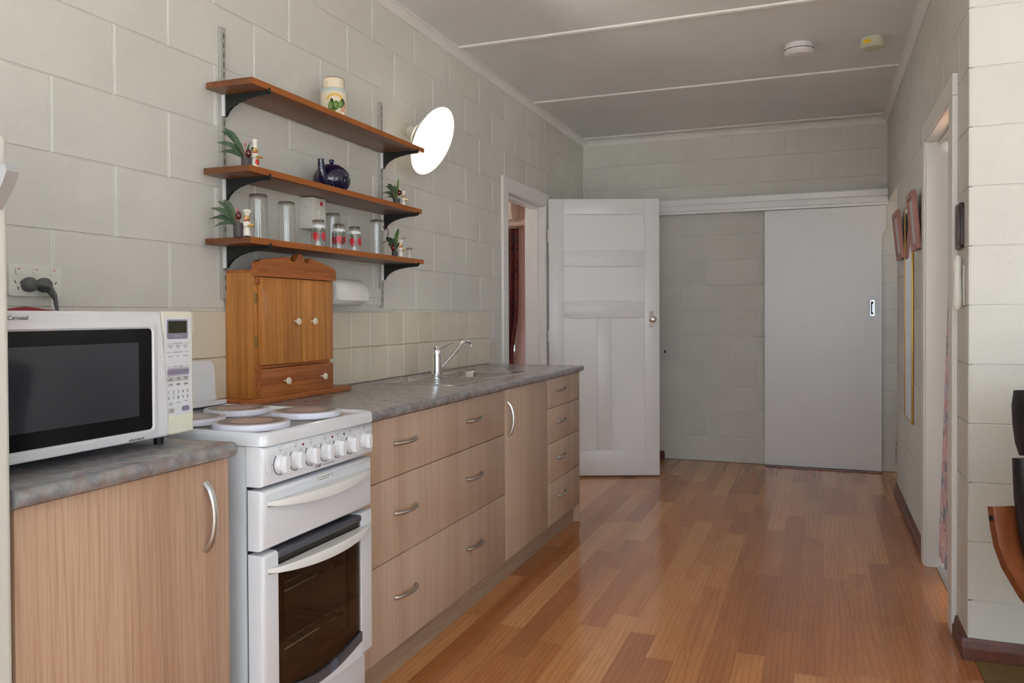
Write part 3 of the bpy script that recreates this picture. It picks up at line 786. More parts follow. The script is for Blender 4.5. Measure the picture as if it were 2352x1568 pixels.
# oven door: frame with a curved-bottom window
def zbot(y): t = (y - .072) / (.4495 - .072); return .268 - .030 * math.sin(PI * min(1, max(0, t)))
WY0, WY1, WZ1 = .072, .4495, .597
bm = bmesh.new(); N = 16
ys = [WY0 + (WY1 - WY0) * i / N for i in range(N + 1)]
lower = [(y, zbot(y) - .026) for y in ys]
bm_box(bm, .604, .648, SY0, WY0, .196, .606, .010, 3, lambda a, b: min(a.x, b.x) > .63 and (max(a.y, b.y) < SY0 + .001 or min(a.z, b.z) < .0) or (min(a.x, b.x) > .63 and abs(a.y - b.y) > .01))
bm_box(bm, .604, .648, WY1, SY1, .196, .606, .010, 3, lambda a, b: min(a.x, b.x) > .63 and (min(a.y, b.y) > SY1 - .001) or (min(a.x, b.x) > .63 and abs(a.y - b.y) > .01))
for i in range(N): bm_prism(bm, [(ys[i], .196), (ys[i + 1], .196), lower[i + 1], lower[i]], 'x', .604, .648)
od = part('oven_door', bm, 'enamel', st, ang=50)
bm = bmesh.new()
for i in range(N):
    y0, y1 = ys[i], ys[i + 1]; bm_prism(bm, [(y0, zbot(y0) - .026), (y1, zbot(y1) - .026), (y1, zbot(y1)), (y0, zbot(y0))], 'x', .604, .650)
part('lower_trim', bm, 'oven_trim', od)
part('upper_trim', box(.604, .651, WY0, WY1, .586, .604, .005), 'oven_trim', od)
bm = bmesh.new()
bm_prism(bm, [(y, zbot(y)) for y in ys] + [(WY1, .586), (WY0, .586)], 'x', .640, .6445)
part('window_glass', bm, 'oven_glass', od, smooth=False)
bm = bmesh.new()
bm_box(bm, .636, .639, WY0, WY1, .535, .586); bm_box(bm, .636, .639, WY0, WY0 + .035, .24, .535); bm_box(bm, .636, .639, WY1 - .05, WY1, .24, .535); bm_box(bm, .636, .639, WY0 + .035, WY1 - .05, .24, .30)
part('window_border', bm, 'oven_black', od, smooth=False)
part('handle', sweep_handle(.566), 'stove_plastic', od, ang=50)
part('storage_drawer', box(.604, .628, SY0 + .012, SY1 - .012, .05, .190, .006), 'enamel', st)
part('plinth', box(.06, .58, SY0 + .02, SY1 - .02, 0, .05), 'black_gap', st)
part('backguard', prism([(.036, .899), (.085, .899), (.078, .930), (.076, 1.000), (.070, 1.022), (.060, 1.034), (.046, 1.038), (.036, 1.036)], 'y', SY0 + .005, SY1 - .004), 'enamel', st, ang=30)
part('rear_ledge', box(.086, .125, SY0 + .004, SY1 - .004, .898, .913, .005, 3), 'enamel', st)
st.location.x -= .022; st.location.y += .022
# --- hotplate covers
hp = thing('hotplate_cover', (.505, .149, .892), 'round white hotplate cover with mirror-grey ring, front, beside the short worktop', 'hotplate cover', 'hotplate covers on the stove')
def cover(hp, r):
    part('skirt', lathe([(r * .97, 0), (r, .002), (r, .013), (r * .985, .0165), (r * .93, .0172), (r * .93, .010), (0, .010)], 40, capb=False), 'cover_enamel', hp, local=True, ang=40)
    part('edge_band', lathe([(r * .93, .0165), (r * .90, .0178), (r * .86, .0178), (r * .86, .015)], 40, capb=False, capt=False), 'cover_edge', hp, local=True)
    part('ring', lathe([(r * .86, .0175), (r * .56, .0172), (r * .56, .015)], 40, capb=False, capt=False), 'cover_ring', hp, local=True)
    part('disc', lathe([(r * .56, .0173), (0, .0173)], 40, capb=False), 'cover_disc', hp, local=True)
cover(hp, .096)
copy_thing(hp, (.498, .392, .892), 0, 'round white hotplate cover with mirror-grey ring, front, nearest the drawers')
h2 = thing('hotplate_cover', (.272, .372, .892), 'smaller round white hotplate cover at the back of the hob beside the pine cupboard', 'hotplate cover', 'hotplate covers on the stove'); cover(h2, .091)
copy_thing(h2, (.295, .160, .892), 0, 'smaller round white hotplate cover at the back, partly behind the microwave')

# ================================================================ FRIDGE
fr = thing('fridge', (.32, -.87, 0), 'white upright fridge beside the microwave cabinet', 'fridge')
part('body', box(.03, .555, -1.165, -.572, .02, 1.478, .008), 'fridge_white', fr)
part('door', box(.559, .605, -1.165, -.572, .06, 1.478, .012, 3), 'fridge_white', fr)
part('handle', prism([(.604, 1.352), (.612, 1.350), (.640, 1.385), (.652, 1.408), (.648, 1.418), (.604, 1.424)], 'y', -.612, -.590), 'fridge_handle', fr, ang=30)
part('foot', box(.05, .57, -1.15, -.59, 0, .02), 'black_gap', fr)

# ================================================================ MICROWAVE
MX = .47
mw = thing('microwave', (.28, -.29, ZT), 'white microwave oven with black window on the short worktop', 'microwave')
part('body', box(.10, MX, -.545, -.034, .907, 1.187, .006), 'mw_white', mw)
def dy(z): t = (z - .907) / .28; return -.113 - .021 * t * t - .0
zz = [.907 + .28 * i / 12 for i in range(13)]
poly = [(-.545, .907)] + [(dy(z), z) for z in zz] + [(-.545, 1.187)]
d = part('door', prism(poly, 'x', MX + .0005, .492), 'mw_white', mw, ang=30)
mod = d.modifiers.new('bevel', 'BEVEL'); mod.width = .005; mod.segments = 3; mod.limit_method = 'ANGLE'
bm = bmesh.new()
R0 = addring([(.4955, p[0], p[1]) for p in rrect(-.530, -.158, .925, 1.153, .010, 4)]); R1 = addring([(.4935, p[0], p[1]) for p in rrect(-.535, -.150, .918, 1.160, .012, 4)]); R2 = addring([(.4915, p[0], p[1]) for p in rrect(-.540, -.142, .911, 1.166, .012, 4)])
R3 = addring([(.4915, p[0], p[1]) for p in rrect(-.527, -.162, .929, 1.149, .008, 4)])
bridge(R2, R1); bridge(R1, R0); bridge(R0, R3)
part('window_surround', bm, 'mw_white', d, ang=25)
part('window', prism(rrect(-.527, -.164, .930, 1.149, .008, 4), 'x', .490, .4945), 'mw_glass', d)
part('inner_screen', prism(rrect(-.515, -.200, .962, 1.120, .003, 3), 'x', .4945, .4948), 'mw_mesh', d)
part('lettering', text_on_x('Carousel', .0118, .4926, -.474, 1.1735, space=.95), 'print_dark', d)
part('lettering', text_on_x('Sensor', .019, .4926, -.205, .9165, shear=.28, space=.85), 'print_dark', d)
bm = bmesh.new()
for k in range(9):
    for q in (0, 1):
        bm_sphere(bm, (.4922, -.137 + .007 * q, 1.02 + .0065 * k), .0011, seg=6, rings=4)
part('grip_dots', bm, 'mw_white', d)
cp = part('control_panel', prism([(dy(z) + .0015, z) for z in zz] + [(-.034, 1.187), (-.034, .907)], 'x', MX + .0005, .490), 'mw_cream', mw, ang=30)
mod = cp.modifiers.new('bevel', 'BEVEL'); mod.width = .006; mod.segments = 3; mod.limit_method = 'ANGLE'
XP = .4902
def pan(u0, u1, v0, v1, r, mat, name, h=.0006): return part(name, prism(rrect(u0, u1, v0, v1, r, 4), 'x', XP - .001, XP + h), mat, cp)
pan(-.124, -.042, .951, 1.173, .004, 'mw_label', 'label_plate', .0004)
def cyz(fx, fy, z): return -.121 + .077 * fx
pan(-.116, -.053, 1.124, 1.168, .004, 'violet_grey', 'display_bezel', .0010)
pan(-.112, -.057, 1.1375, 1.1645, .001, 'lcd', 'display', .0014)
part('print', text_on_x('1200 WATTS', .0042, XP + .0012, -.084, 1.1305), 'light_grey_print', cp)
tb = []
for s_, z in (('EXPRESS MENUS', 1.1136), ('SENSOR COOK', 1.094), ('HEALTHY MENU', 1.0615)): tb.append(text_on_x(s_, .0042, XP + .0006, -.083, z, depth=.0001))
for s_, y, z in (('EXPRESS', -.106, 1.1085), ('EXPRESS', -.083, 1.1085), ('EXPRESS', -.060, 1.1085), ('PIZZA', -.106, 1.1045), ('SOUP', -.083, 1.1045), ('MEAL', -.060, 1.1045), ('REHEAT', -.106, 1.085), ('RICE', -.083, 1.085), ('POTATO', -.060, 1.085),
                 ('POWER', -.107, .9790), ('LEVEL', -.107, .9752), ('CLOCK', -.083, .979), ('TIMER', -.060, .981)): tb.append(text_on_x(s_, .0038, XP + .0006, y, z, depth=.0001))
part('print', join(*tb), 'print_grey', cp, kind='stuff')
bm = bmesh.new()
for z in (1.1136, 1.094, 1.0615):
    for a, b in ((-.118, -.103), (-.063, -.048)): bm_box(bm, XP, XP + .0006, a, b, z - .0004, z + .0004)
part('rule_lines', bm, 'print_grey', cp, kind='stuff')
pan(-.117, -.049, 1.0405, 1.058, .005, 'violet_grey', 'menu_ring'); pan(-.1155, -.0505, 1.042, 1.0565, .004, 'mw_label', 'menu_gap', .0008); pan(-.1145, -.0515, 1.043, 1.0555, .003, 'violet_grey', 'menu_bar', .001)
pan(-.117, -.050, 1.0275, 1.039, .003, 'light_grey_print', 'button_row')
tb = [text_on_x(s_, .0036, XP + .0009, y, z, depth=.0001) for s_, y, z in (('EASY', -.106, 1.0352), ('DEFROST', -.106, 1.0313), ('INSTA', -.083, 1.0352), ('COOK', -.083, 1.0313), ('MINUTE', -.060, 1.0352), ('PLUS', -.060, 1.0313))] + [text_on_x(s_, .0036, XP + .0009, y, 1.021, depth=.0001) for s_, y in (('LESS', -.106), ('HELP', -.083), ('MORE', -.060))]
for y in (-.106, -.083, -.060): pan(y - .008, y + .008, 1.018, 1.024, .0028, 'light_grey_print', 'button', .0005)
part('print', join(*tb), 'print_dark', cp)
tb = []
for i, ch in enumerate('1234567890'):
    tb.append(text_on_x(ch, .0105, XP + .0006, -.112 + .0142 * (i % 5), .1 * 0 + 1.0035 - .0125 * (i // 5), depth=.0001))
part('number_keys', join(*tb), 'print_dark', cp)
pan(-.116, -.095, .957, .9685, .0055, 'light_grey_print', 'stop_button', .001); pan(-.073, -.050, .9585, .970, .0055, 'violet_grey', 'start_button', .001)
part('print', join(text_on_x('STOP', .0042, XP + .0012, -.1055, .9645, depth=.0001), text_on_x('CLEAR', .0042, XP + .0012, -.1055, .9605, depth=.0001)), 'print_dark', cp)
pan(-.122, -.042, .912, .943, .003, 'mw_cream', 'open_button', .0012)
for x, y in ((.448, -.10), (.448, -.50), (.14, -.10), (.14, -.50)): part('foot', xform(lathe([(.011, 0), (.012, .022)], 12), Matrix.Translation((x, y, ZT))), 'black_plastic', mw)
# red cloth lying on the microwave
bm = bmesh.new(); N = 14; rows = []
for i in range(N + 1):
    row = []
    for j in range(5):
        t, s = i / N, j / 4
        h = .003 + .009 * math.exp(-((t - .22) / .10) ** 2) + .007 * math.exp(-((t - .78) / .16) ** 2); h *= math.sin(PI * (s * .9 + .05))
        if i in (0, N): h = .002
        row.append(bm.verts.new((.20 + .09 * s + .006 * math.sin(t * 9), -.40 + .165 * t, 1.188 + h)))
    rows.append(row)
for a, b in zip(rows, rows[1:]):
    for k in range(4): bm.faces.new((a[k], a[k + 1], b[k + 1], b[k]))
r = bmesh.ops.extrude_face_region(bm, geom=bm.faces[:])
for v in r['geom']:
    if isinstance(v, bmesh.types.BMVert): v.co.z = 1.1875
single('cloth', bm, 'red_cloth', 'crumpled dark red cloth lying on top of the microwave', 'cloth')

# ================================================================ PINE CUPBOARD
pc = thing('pine_cupboard', (.075, .855, ZT), 'small pine cupboard with two doors, one drawer and carved pediment on the worktop', 'cupboard')
PY0, PY1, PX = .636, 1.068, .125
bm = box(.006, PX, PY0, PY0 + .014, .905, 1.318); bm_box(bm, .006, PX, PY1 - .014, PY1, .905, 1.318)
part('side_panel', box(.0085, PX, PY0, PY0 + .014, .905, 1.318), 'pine', pc); part('side_panel', box(.0085, PX, PY1 - .014, PY1, .905, 1.318), 'pine', pc); bm.free()
part('back_panel', box(.0085, .0145, PY0 + .014, PY1 - .014, .905, 1.318), 'pine', pc)
part('top_panel', box(.0085, PX, PY0, PY1, 1.318, 1.328, .001), 'pine_dark', pc)
part('base_board', box(.0085, .150, .546, 1.178, ZT + .0005, .905, .003), 'pine_dark', pc)
part('rail', box(.02, PX, PY0 + .014, PY1 - .014, 1.000, 1.012), 'pine_dark', pc)
part('corner_block', box(PX, PX + .0145, PY0, PY0 + .012, .906, 1.012), 'pine_dark', pc)
part('corner_block', box(PX, PX + .0145, PY0, PY0 + .012, 1.283, 1.306), 'pine_dark', pc)
def knobm(x, y, z):
    return xform(lathe([(.004, 0), (.0045, .010), (.006, .013), (.0115, .015), (.0125, .019), (.0105, .022), (.007, .0215), (.0035, .023), (0, .0235)], 18), Matrix.Translation((x, y, z)) @ FX)
dl = part('door', box(PX + .0005, .140, PY0 + .013, .868, 1.0125, 1.304, .001), 'pine', pc); part('knob', knobm(.140, .832, 1.156), 'cream_ceramic', dl)
dr = part('door', box(PX + .0005, .140, .873, PY1, 1.0125, 1.304, .001), 'pine', pc); part('knob', knobm(.140, .930, 1.156), 'cream_ceramic', dr)
for z in (1.09, 1.235): part('hinge', tube([(.132, PY0 - .001, z - .017), (.132, PY0 - .001, z + .017)], .0032, 8), 'brass_old', pc)
dw = part('drawer', box(PX - .10, .140, PY0 + .0125, PY1, .9055, .9985, .001), 'pine_dark', pc)
for y in (.772, .990): part('knob', knobm(.140, y, .953), 'cream_ceramic', dw)
ped = [(.624, 1.306), (.624, 1.340), (.628, 1.352), (.642, 1.360), (.785, 1.379), (.789, 1.378), (.797, 1.368), (.802, 1.364), (.812, 1.362), (.822, 1.365), (.835, 1.384), (.845, 1.391), (.856, 1.391), (.866, 1.384), (.880, 1.366), (.888, 1.362), (.899, 1.364), (.905, 1.370), (.913, 1.380), (.918, 1.380), (1.052, 1.354), (1.068, 1.347), (1.074, 1.335), (1.075, 1.306)]
pdm = part('pediment', prism(ped, 'x', PX + .001, PX + .026), 'pine_dark', pc, ang=30)
bm = bmesh.new()
for k in range(120):
    y = .668 + k * .0031 + random.uniform(-.001, .001)
    if k % 23 in (0, 1, 2): continue
    z0_ = 1.322 + random.uniform(0, .010); h = random.uniform(.003, .008)
    bm_box(bm, PX + .026, PX + .0261, y, y + random.uniform(.0008, .0022), z0_, z0_ + h)
part('faded_lettering', bm, 'faded_print', pdm, kind='stuff', label='faded pale lettering worn past reading')
#--MORE2--
# ================================================================ SHELVES
def pix(px, py, ax, v):
    """point where the photograph's pixel meets the plane ax = v"""
    d = fwd + r_ * ((px - 1176) / CF) + u_ * ((784 - 39.169 - py) / CF); i = 'xyz'.index(ax)
    return CPOS + d * ((v - CPOS[i]) / d[i])
for y, z0, z1, lb in ((.630, 1.232, 2.131, 'slotted pale grey shelf upright on the wall above the pine cupboard'), (1.656, 1.209, 2.136, 'slotted pale grey shelf upright on the wall beside the lamp')):
    t_ = thing('shelf_upright', (.006, y, z0), lb, 'upright', 'shelf uprights')
    part('channel', box(.0, .013, y - .011, y + .011, z0, z1, .001), 'upright_grey', t_)
    bm = bmesh.new(); z = z0 + .03
    while z < z1 - .03:
        bm_box(bm, .0131, .0134, y + .001, y + .004, z, z + .017); z += .032
    part('slots', bm, 'slot_dark', t_, smooth=False, kind='stuff')
SH = {'top': (.546, 1.722, 1.905), 'middle': (.531, 1.694, 1.628), 'bottom': (.536, 1.711, 1.404)}
bp = [(.016, -.0003), (.016, -.070), (.024, -.070), (.034, -.055), (.050, -.041), (.075, -.029), (.105, -.021), (.145, -.015), (.188, -.013), (.1975, -.008), (.1975, .006), (.1955, .006), (.1955, -.0003)]
first = None
for nm, (y0, y1, z) in SH.items():
    s_ = thing('shelf_board', (.1, (y0 + y1) / 2, z), 'reddish-brown wooden shelf board, %s of three on the wall' % nm, 'shelf', 'wall shelves')
    part('board', box(.016, .1935, y0, y1, z, z + .020, .001), 'shelf_wood', s_)
    part('edging', box(.1937, .195, y0, y1, z, z + .020), 'shelf_edge', s_)
    for y, side in ((.630, 'above the pine cupboard'), (1.656, 'at the end towards the lamp')):
        lb = 'black curved shelf bracket under the %s shelf, %s' % (nm, side)
        b_ = thing('shelf_bracket', (.015, y, z - .07), lb, 'bracket', 'shelf brackets')
        part('gusset', prism([(p[0], z + p[1]) for p in bp], 'y', y - .004, y + .006), 'bracket_black', b_, smooth=False)
        part('flange', box(.0135, .0240, y - .0100, y - .0042, z - .070, z - .0003), 'bracket_white', b_, label='white metal flange against the upright')
ZS = {'top': 1.925, 'middle': 1.648, 'bottom': 1.424}

# --- leaves
def leaf_bm(bm, base, tip, width, sag=.25, n=7):
    base, tip = Vector(base), Vector(tip); d = tip - base; L = d.length
    side = d.cross(Vector((0, 0, 1))).normalized() * .55 + Vector((0, 0, 1)) * .0
    side = (side + Vector((.36, -.15, .75)) * .6).normalized()
    up = side.cross(d).normalized()
    if up.z < 0: up = -up
    rows = []
    for i in range(n + 1):
        t = i / n; w = width * .5 * (math.sin(PI * min(1, t * .96 + .04)) ** .75)
        if i in (0, n): w = width * .03
        c = base + d * t + Vector((0, 0, 1)) * (L * sag * math.sin(PI * t) * .6)
        rows.append((bm.verts.new(c - side * w), bm.verts.new(c + up * -.12 * w), bm.verts.new(c + side * w)))
    for a, b in zip(rows, rows[1:]):
        bm.faces.new((a[0], a[1], b[1], b[0])); bm.faces.new((a[1], a[2], b[2], b[1]))
    return bm
def potted(shelf, px, xw, tips, pot_h, pot_r, label, bead=None, buds=True, light=()):
    z = ZS[shelf]; c = pix(px, 500, 'x', xw); y = c.y
    t_ = thing('potted_plant', (xw, y, z), label, 'plant', 'artificial plants on the shelves')
    part('pot', xform(lathe([(pot_r * .9, 0), (pot_r, pot_h * .2), (pot_r, pot_h), (pot_r * .86, pot_h), (pot_r * .8, pot_h - .006), (0, pot_h - .006)], 18), Matrix.Translation((xw, y, z))), 'pot_dark', t_)
    b0 = Vector((xw, y, z + pot_h - .006))
    for i, (tx_, ty_, wd, dx) in enumerate(tips):
        tip = pix(tx_, ty_, 'x', max(.016, xw + dx))
        part('leaf', leaf_bm(bmesh.new(), b0 + Vector((random.uniform(-.004, .004), random.uniform(-.004, .004), 0)), tip, wd), 'leaf_light' if i in light else 'leaf_dark', t_, ang=80)
    part('stem', tube([b0, b0 + Vector((-.006, -.006, .018)), b0 + Vector((-.014, -.012, .038))], [.003, .0025, .0015], 6), 'stem_brown', t_)
    if buds:
        bpos = b0 + Vector((-.004, .000, .048)); part('bud', join(tube([b0, b0 + Vector((-.002, 0, .02)), bpos], .0012, 5), sphere(bpos, .0055)), 'bud_pink', t_)
    if bead:
        q = pix(bead[0], bead[1], 'x', xw + .018); part('bead', sphere(q, .0115, (.85, .85, 1.15)), 'bead_dark', t_)
    return t_
potted('bottom', 547, .145, [(480, 503, .024, -.105), (483, 478, .020, -.10), (500, 462, .016, -.08), (514, 458, .017, -.06), (490, 521, .021, -.075), (553, 500, .014, .0)], .044, .0150, 'leafy plant in dark pot on the bottom shelf beside two tall glasses', (548, 495))
potted('middle', 567, .150, [(497, 327, .021, -.10), (502, 350, .021, -.095), (508, 300, .020, -.09), (514, 294, .020, -.075), (576, 325, .016, .0), (540, 330, .012, -.04)], .032, .0160, 'leafy plant in dark pot on the middle shelf above two tall glasses', (571, 352))
potted('middle', 911, .150, [(876, 444, .019, -.10), (884, 428, .015, -.09), (890, 422, .017, -.075), (897, 458, .016, -.05), (884, 455, .014, -.07), (915, 410, .012, -.01), (905, 425, .013, -.03)], .030, .0150, 'leafy plant in dark pot on the middle shelf beneath the lamp', (917, 442), False, (5,))
potted('bottom', 906, .140, [(886, 546, .024, -.085), (889, 562, .012, -.07), (915, 524, .024, -.02), (934, 546, .024, .01), (926, 543, .020, .02), (895, 552, .026, -.05), (905, 545, .02, -.03)], .030, .0125, 'leafy plant in dark pot on the bottom shelf beside a tall glass mug', (903, 569), False, (2,))
# --- chef figurines
def chef(shelf, px, xw, H, label, tall=False, hair=False, apron=False):
    z = ZS[shelf]; c = pix(px, 500, 'x', xw); k = H / .088
    t_ = thing('chef_figurine', (xw, c.y, z), label, 'figurine', 'chef figurines on the shelves', rotz=math.radians(-10))
    T = Matrix.Scale(k, 4)
    def P(n, bm, m): return part(n, xform(bm, T), m, t_, local=True, ang=60)
    P('coat', lathe([(.0125, .004), (.0135, .008), (.0125, .020), (.0115, .030), (.0125, .040), (.0105, .048), (.006, .052), (0, .053)], 18), 'fig_white')
    P('shoes', join(sphere((.004, -.006, .003), .005, (1.5, .9, .7)), sphere((.004, .006, .003), .005, (1.5, .9, .7))), 'fig_black')
    P('scarf', lathe([(.0075, .0495), (.0090, .0515), (.0075, .0535), (.005, .0545)], 16), 'fig_red')
    hd = join(sphere((0, 0, .0615), .0095, (.95, .95, 1.05)), sphere((.0098, 0, .0605), .0028), sphere((.001, .0092, .061), .0022), sphere((.001, -.0092, .061), .0022))
    P('head', hd, 'fig_skin')
    P('moustache', join(sphere((.0088, -.003, .0578), .0022, (.6, 1.5, .7)), sphere((.0088, .003, .0578), .0022, (.6, 1.5, .7))), 'fig_black')
    P('eyes', join(sphere((.0086, -.0034, .0640), .0011), sphere((.0086, .0034, .0640), .0011)), 'fig_black')
    if hair: P('hair', sphere((-.0030, 0, .0635), .0098, (.9, 1.08, .95)), 'fig_black')
    if tall: P('hat', lathe([(.0082, .0685), (.0082, .076), (.0078, .086), (.0098, .090), (.0102, .094), (.008, .097), (0, .097)], 18), 'fig_white')
    else: P('hat', lathe([(.0085, .0685), (.0088, .0735), (.0120, .0770), (.0135, .0815), (.0115, .0865), (.0060, .0885), (0, .089)], 18), 'fig_white')
    P('arm', tube([(0, -.0115, .0455), (.004, -.0135, .036), (.013, -.008, .033)], [.0042, .004, .0030], 8), 'fig_white')
    P('arm', tube([(0, .0115, .0455), (.004, .0135, .036), (.013, .008, .033)], [.0042, .004, .0030], 8), 'fig_white')
    P('hands', join(sphere((.0145, -.0065, .033), .0028), sphere((.0145, .0065, .033), .0028)), 'fig_skin')
    P('tray', join(xform(lathe([(.012, 0), (.0135, .0015), (.012, .003), (0, .0035)], 18), Matrix.Translation((.020, 0, .0335))), sphere((.020, 0, .0375), .007, (1.2, 1.2, .5))), 'fig_bread')
    if apron: P('apron', sphere((.008, 0, .018), .0095, (.7, .9, 1.5)), 'fig_red')
    else: P('buttons', join(*[sphere((.0125, .004, .012 + .008 * i), .0012) for i in range(3)]), 'fig_navy')
    return t_
chef('bottom', 567, .165, .088, 'small chef figurine in puffed white hat beside the leafy plant and two tall glasses')
chef('middle', 587, .165, .085, 'small chef figurine with tall white hat, black hair and red apron on the middle shelf', True, True, True)
chef('middle', 927, .168, .066, 'small chef figurine with bread on the middle shelf, below the lamp')
chef('bottom', 920, .165, .078, 'small chef figurine with bread at the lamp end of the bottom shelf')
# --- glasses (standing upside down)
def tumbler(px, xw, r0, r1, h, label, group, shelf='bottom', dots=False, handle=False):
    z = ZS[shelf]; c = pix(px, 500, 'x', xw)
    t_ = thing('drinking_glass', (xw, c.y, z), label, 'glass', group)
    w = .0016
    prof = [(r0, 0), (r0, .001), (r0 * .6 + r1 * .4, h * .4), (r1, h - .014), (r1 * .97, h - .007), (r1 * .86, h - .001), (r1 * .7, h), (0, h)]
    part('wall', lathe(prof, 28, capb=False, capt=False), 'clear_glass', t_, local=True)
    inn = [(r0 - w, 0.0005), (r1 - w, h - .016), (r1 * .8, h - .011), (0, h - .010)]
    part('inner_wall', lathe(inn, 28, capb=False, capt=False), 'clear_glass', t_, local=True)
    part('base', lathe([(r1 * .90, h - .0095), (r1 * .93, h - .006), (r1 * .80, h - .0018), (0, h - .0018)], 28, capb=False), 'glass_base', t_, local=True)
    if dots:
        bm = bmesh.new()
        for k in range(22):
            a = random.uniform(0, 2 * PI); zz_ = random.uniform(.01, h - .02); rr = r0 + (r1 - r0) * zz_ / h + .0002
            bm_sphere(bm, (rr * math.cos(a), rr * math.sin(a), zz_), .0009, seg=5, rings=3)
        part('printed_dots', bm, 'red_light', t_, local=True, kind='stuff')
    if handle:
        part('handle', tube([(r1 * .5 + .0, r1 * .8, h - .03), (r1 * .75, r1 * 1.3, h - .028), (r1 * .9, r1 * 1.55, h - .05), (r1 * .75, r1 * 1.35, h - .085), (r1 * .5, r1 * .85, h - .095)], .004, 8), 'glass_base', t_, local=True)
    return t_
tumbler(593, .105, .0335, .0325, .158, 'tall clear glass tumbler upside down, next to the plant on the bottom shelf', 'tall glasses', dots=True)
tumbler(658, .110, .0325, .0315, .152, 'tall clear glass tumbler upside down, beside the white switch box', 'tall glasses', dots=True)
tumbler(764, .060, .0310, .0305, .156, 'tall clear glass tumbler upside down, behind the strawberry glasses', 'tall glasses', dots=True)
tumbler(865, .125, .0320, .0315, .152, 'tall clear glass mug upside down at the lamp end of the bottom shelf', 'tall glasses', dots=True, handle=True)
tumbler(940, .110, .0170, .0165, .060, 'tiny clear glass at the very end of the bottom shelf', 'small glasses')
def decal(pts, r, th, zc, taper=0, off=.00035):
    """flat outline wrapped on a turned surface of radius r"""
    bm = bmesh.new(); c = None
    def P(u, v): rr = r - taper * v + off; a = th + u / r; return (rr * math.cos(a), rr * math.sin(a), zc + v)
    cu = sum(p[0] for p in pts) / len(pts); cv = sum(p[1] for p in pts) / len(pts); c = bm.verts.new(P(cu, cv)); vs = [bm.verts.new(P(*p)) for p in pts]
    for i in range(len(vs)): bm.faces.new((c, vs[i], vs[(i + 1) % len(vs)]))
    return bm
BERRY = [(.0, -.0165), (.006, -.011), (.0085, -.002), (.0075, .006), (.003, .0095), (-.003, .0095), (-.0075, .006), (-.0085, -.002), (-.006, -.011)]
LEAF = [(0, 0), (.003, .007), (.0015, .016), (-.001, .018), (-.003, .008)]
for px, xw, ph, lb in ((731, .155, -1.0, 'strawberry-print glass upside down in front of the white switch box'), (778, .150, -1.85, 'strawberry-print glass upside down, the middle one of three'), (814, .155, -1.0, 'strawberry-print glass upside down, nearest the tall glass mug')):
    g = tumbler(px, xw, .0275, .0240, .100, lb, 'strawberry glasses'); rb = .0262
    for k in range(5):
        th = ph - .38 + k * 2 * PI / 5
        part('strawberry', decal([(p[0] * 1.25, p[1] * 1.2) for p in BERRY], rb, th, .041), 'berry_print', g, local=True)
        part('leaf', join(decal([(p[0] - .004, p[1]) for p in LEAF], rb, th, .053), decal([(-p[0] + .004, p[1] * .8) for p in LEAF], rb, th, .052)), 'leaf_print', g, local=True)
    bm = bmesh.new()
    for s0 in (0,):
        n = 40; a_ = [bm.verts.new((.0254 * math.cos(2 * PI * i / n), .0254 * math.sin(2 * PI * i / n), .066 + .0035 * abs(math.sin(i * PI / 4)))) for i in range(n)]; b_ = [bm.verts.new((.0250 * math.cos(2 * PI * i / n), .0250 * math.sin(2 * PI * i / n), .079)) for i in range(n)]
        for i in range(n): bm.faces.new((a_[i], a_[(i + 1) % n], b_[(i + 1) % n], b_[i]))
    part('white_band', bm, 'print_white', g, local=True)
# --- teapot
tc = pix(762, 420, 'x', .105); z = ZS['middle']
t_ = thing('teapot', (.105, tc.y, z), 'round dark blue speckled teapot on the middle shelf', 'teapot', rotz=0)
part('body', lathe([(.040, 0), (.045, .003), (.063, .018), (.0715, .038), (.0715, .055), (.064, .076), (.049, .092), (.036, .099), (.032, .100)], 32), 'teapot_glaze', t_, local=True)
ld = part('lid', lathe([(.036, .0985), (.035, .102), (.022, .106), (.008, .109), (.0065, .112), (.0095, .116), (.0105, .121), (.0085, .125), (0, .127)], 28), 'teapot_glaze', t_, local=True)
sd = Vector((.10, -1.0, 0)).normalized()      # spout towards the near end of the shelf
part('spout', tube([sd * .053 + Vector((0, 0, .030)), sd * .074 + Vector((0, 0, .050)), sd * .081 + Vector((0, 0, .080)), sd * .085 + Vector((0, 0, .108)), sd * .086 + Vector((0, 0, .114))], [.022, .019, .014, .0115, .012], 14), 'teapot_glaze', t_, local=True)
part('handle', tube([sd * -.050 + Vector((0, 0, .080)), sd * -.075 + Vector((0, 0, .086)), sd * -.093 + Vector((0, 0, .068)), sd * -.088 + Vector((0, 0, .042)), sd * -.058 + Vector((0, 0, .028))], .0065, 10), 'teapot_glaze', t_, local=True)
# --- ceramic jar
jc = pix(767, 230, 'x', .105); z = ZS['top']
t_ = thing('ceramic_jar', (.105, jc.y, z), 'cream ceramic jar with raised green vegetables on the top shelf', 'jar')
part('body', lathe([(.047, 0), (.051, .004), (.0525, .02), (.0525, .085), (.0515, .104), (.0505, .112), (.046, .119), (.042, .122), (.0415, .128), (.0415, .158), (.0395, .160), (.0375, .158), (.0375, .13), (0, .128)], 36), 'cream_ceramic', t_, local=True)
part('shoulder_band', lathe([(.0520, .1035), (.0528, .106), (.0515, .1135), (.0480, .1185)], 36, capb=False, capt=False), 'ceramic_blue', t_, local=True)
part('rim_line', lathe([(.0416, .1575), (.0398, .1608), (.0376, .159)], 36, capb=False, capt=False), 'ceramic_brown', t_, local=True)
TH = -.99
def on_jar(u, v, rr=.0525): a = TH + u / rr; return (rr * math.cos(a), rr * math.sin(a), v)
part('handle', tube([on_jar(-.034, .124, .042), on_jar(-.037, .136, .048), on_jar(-.033, .146, .049), on_jar(-.026, .147, .043)], .0035, 8), 'cream_ceramic', t_, local=True)
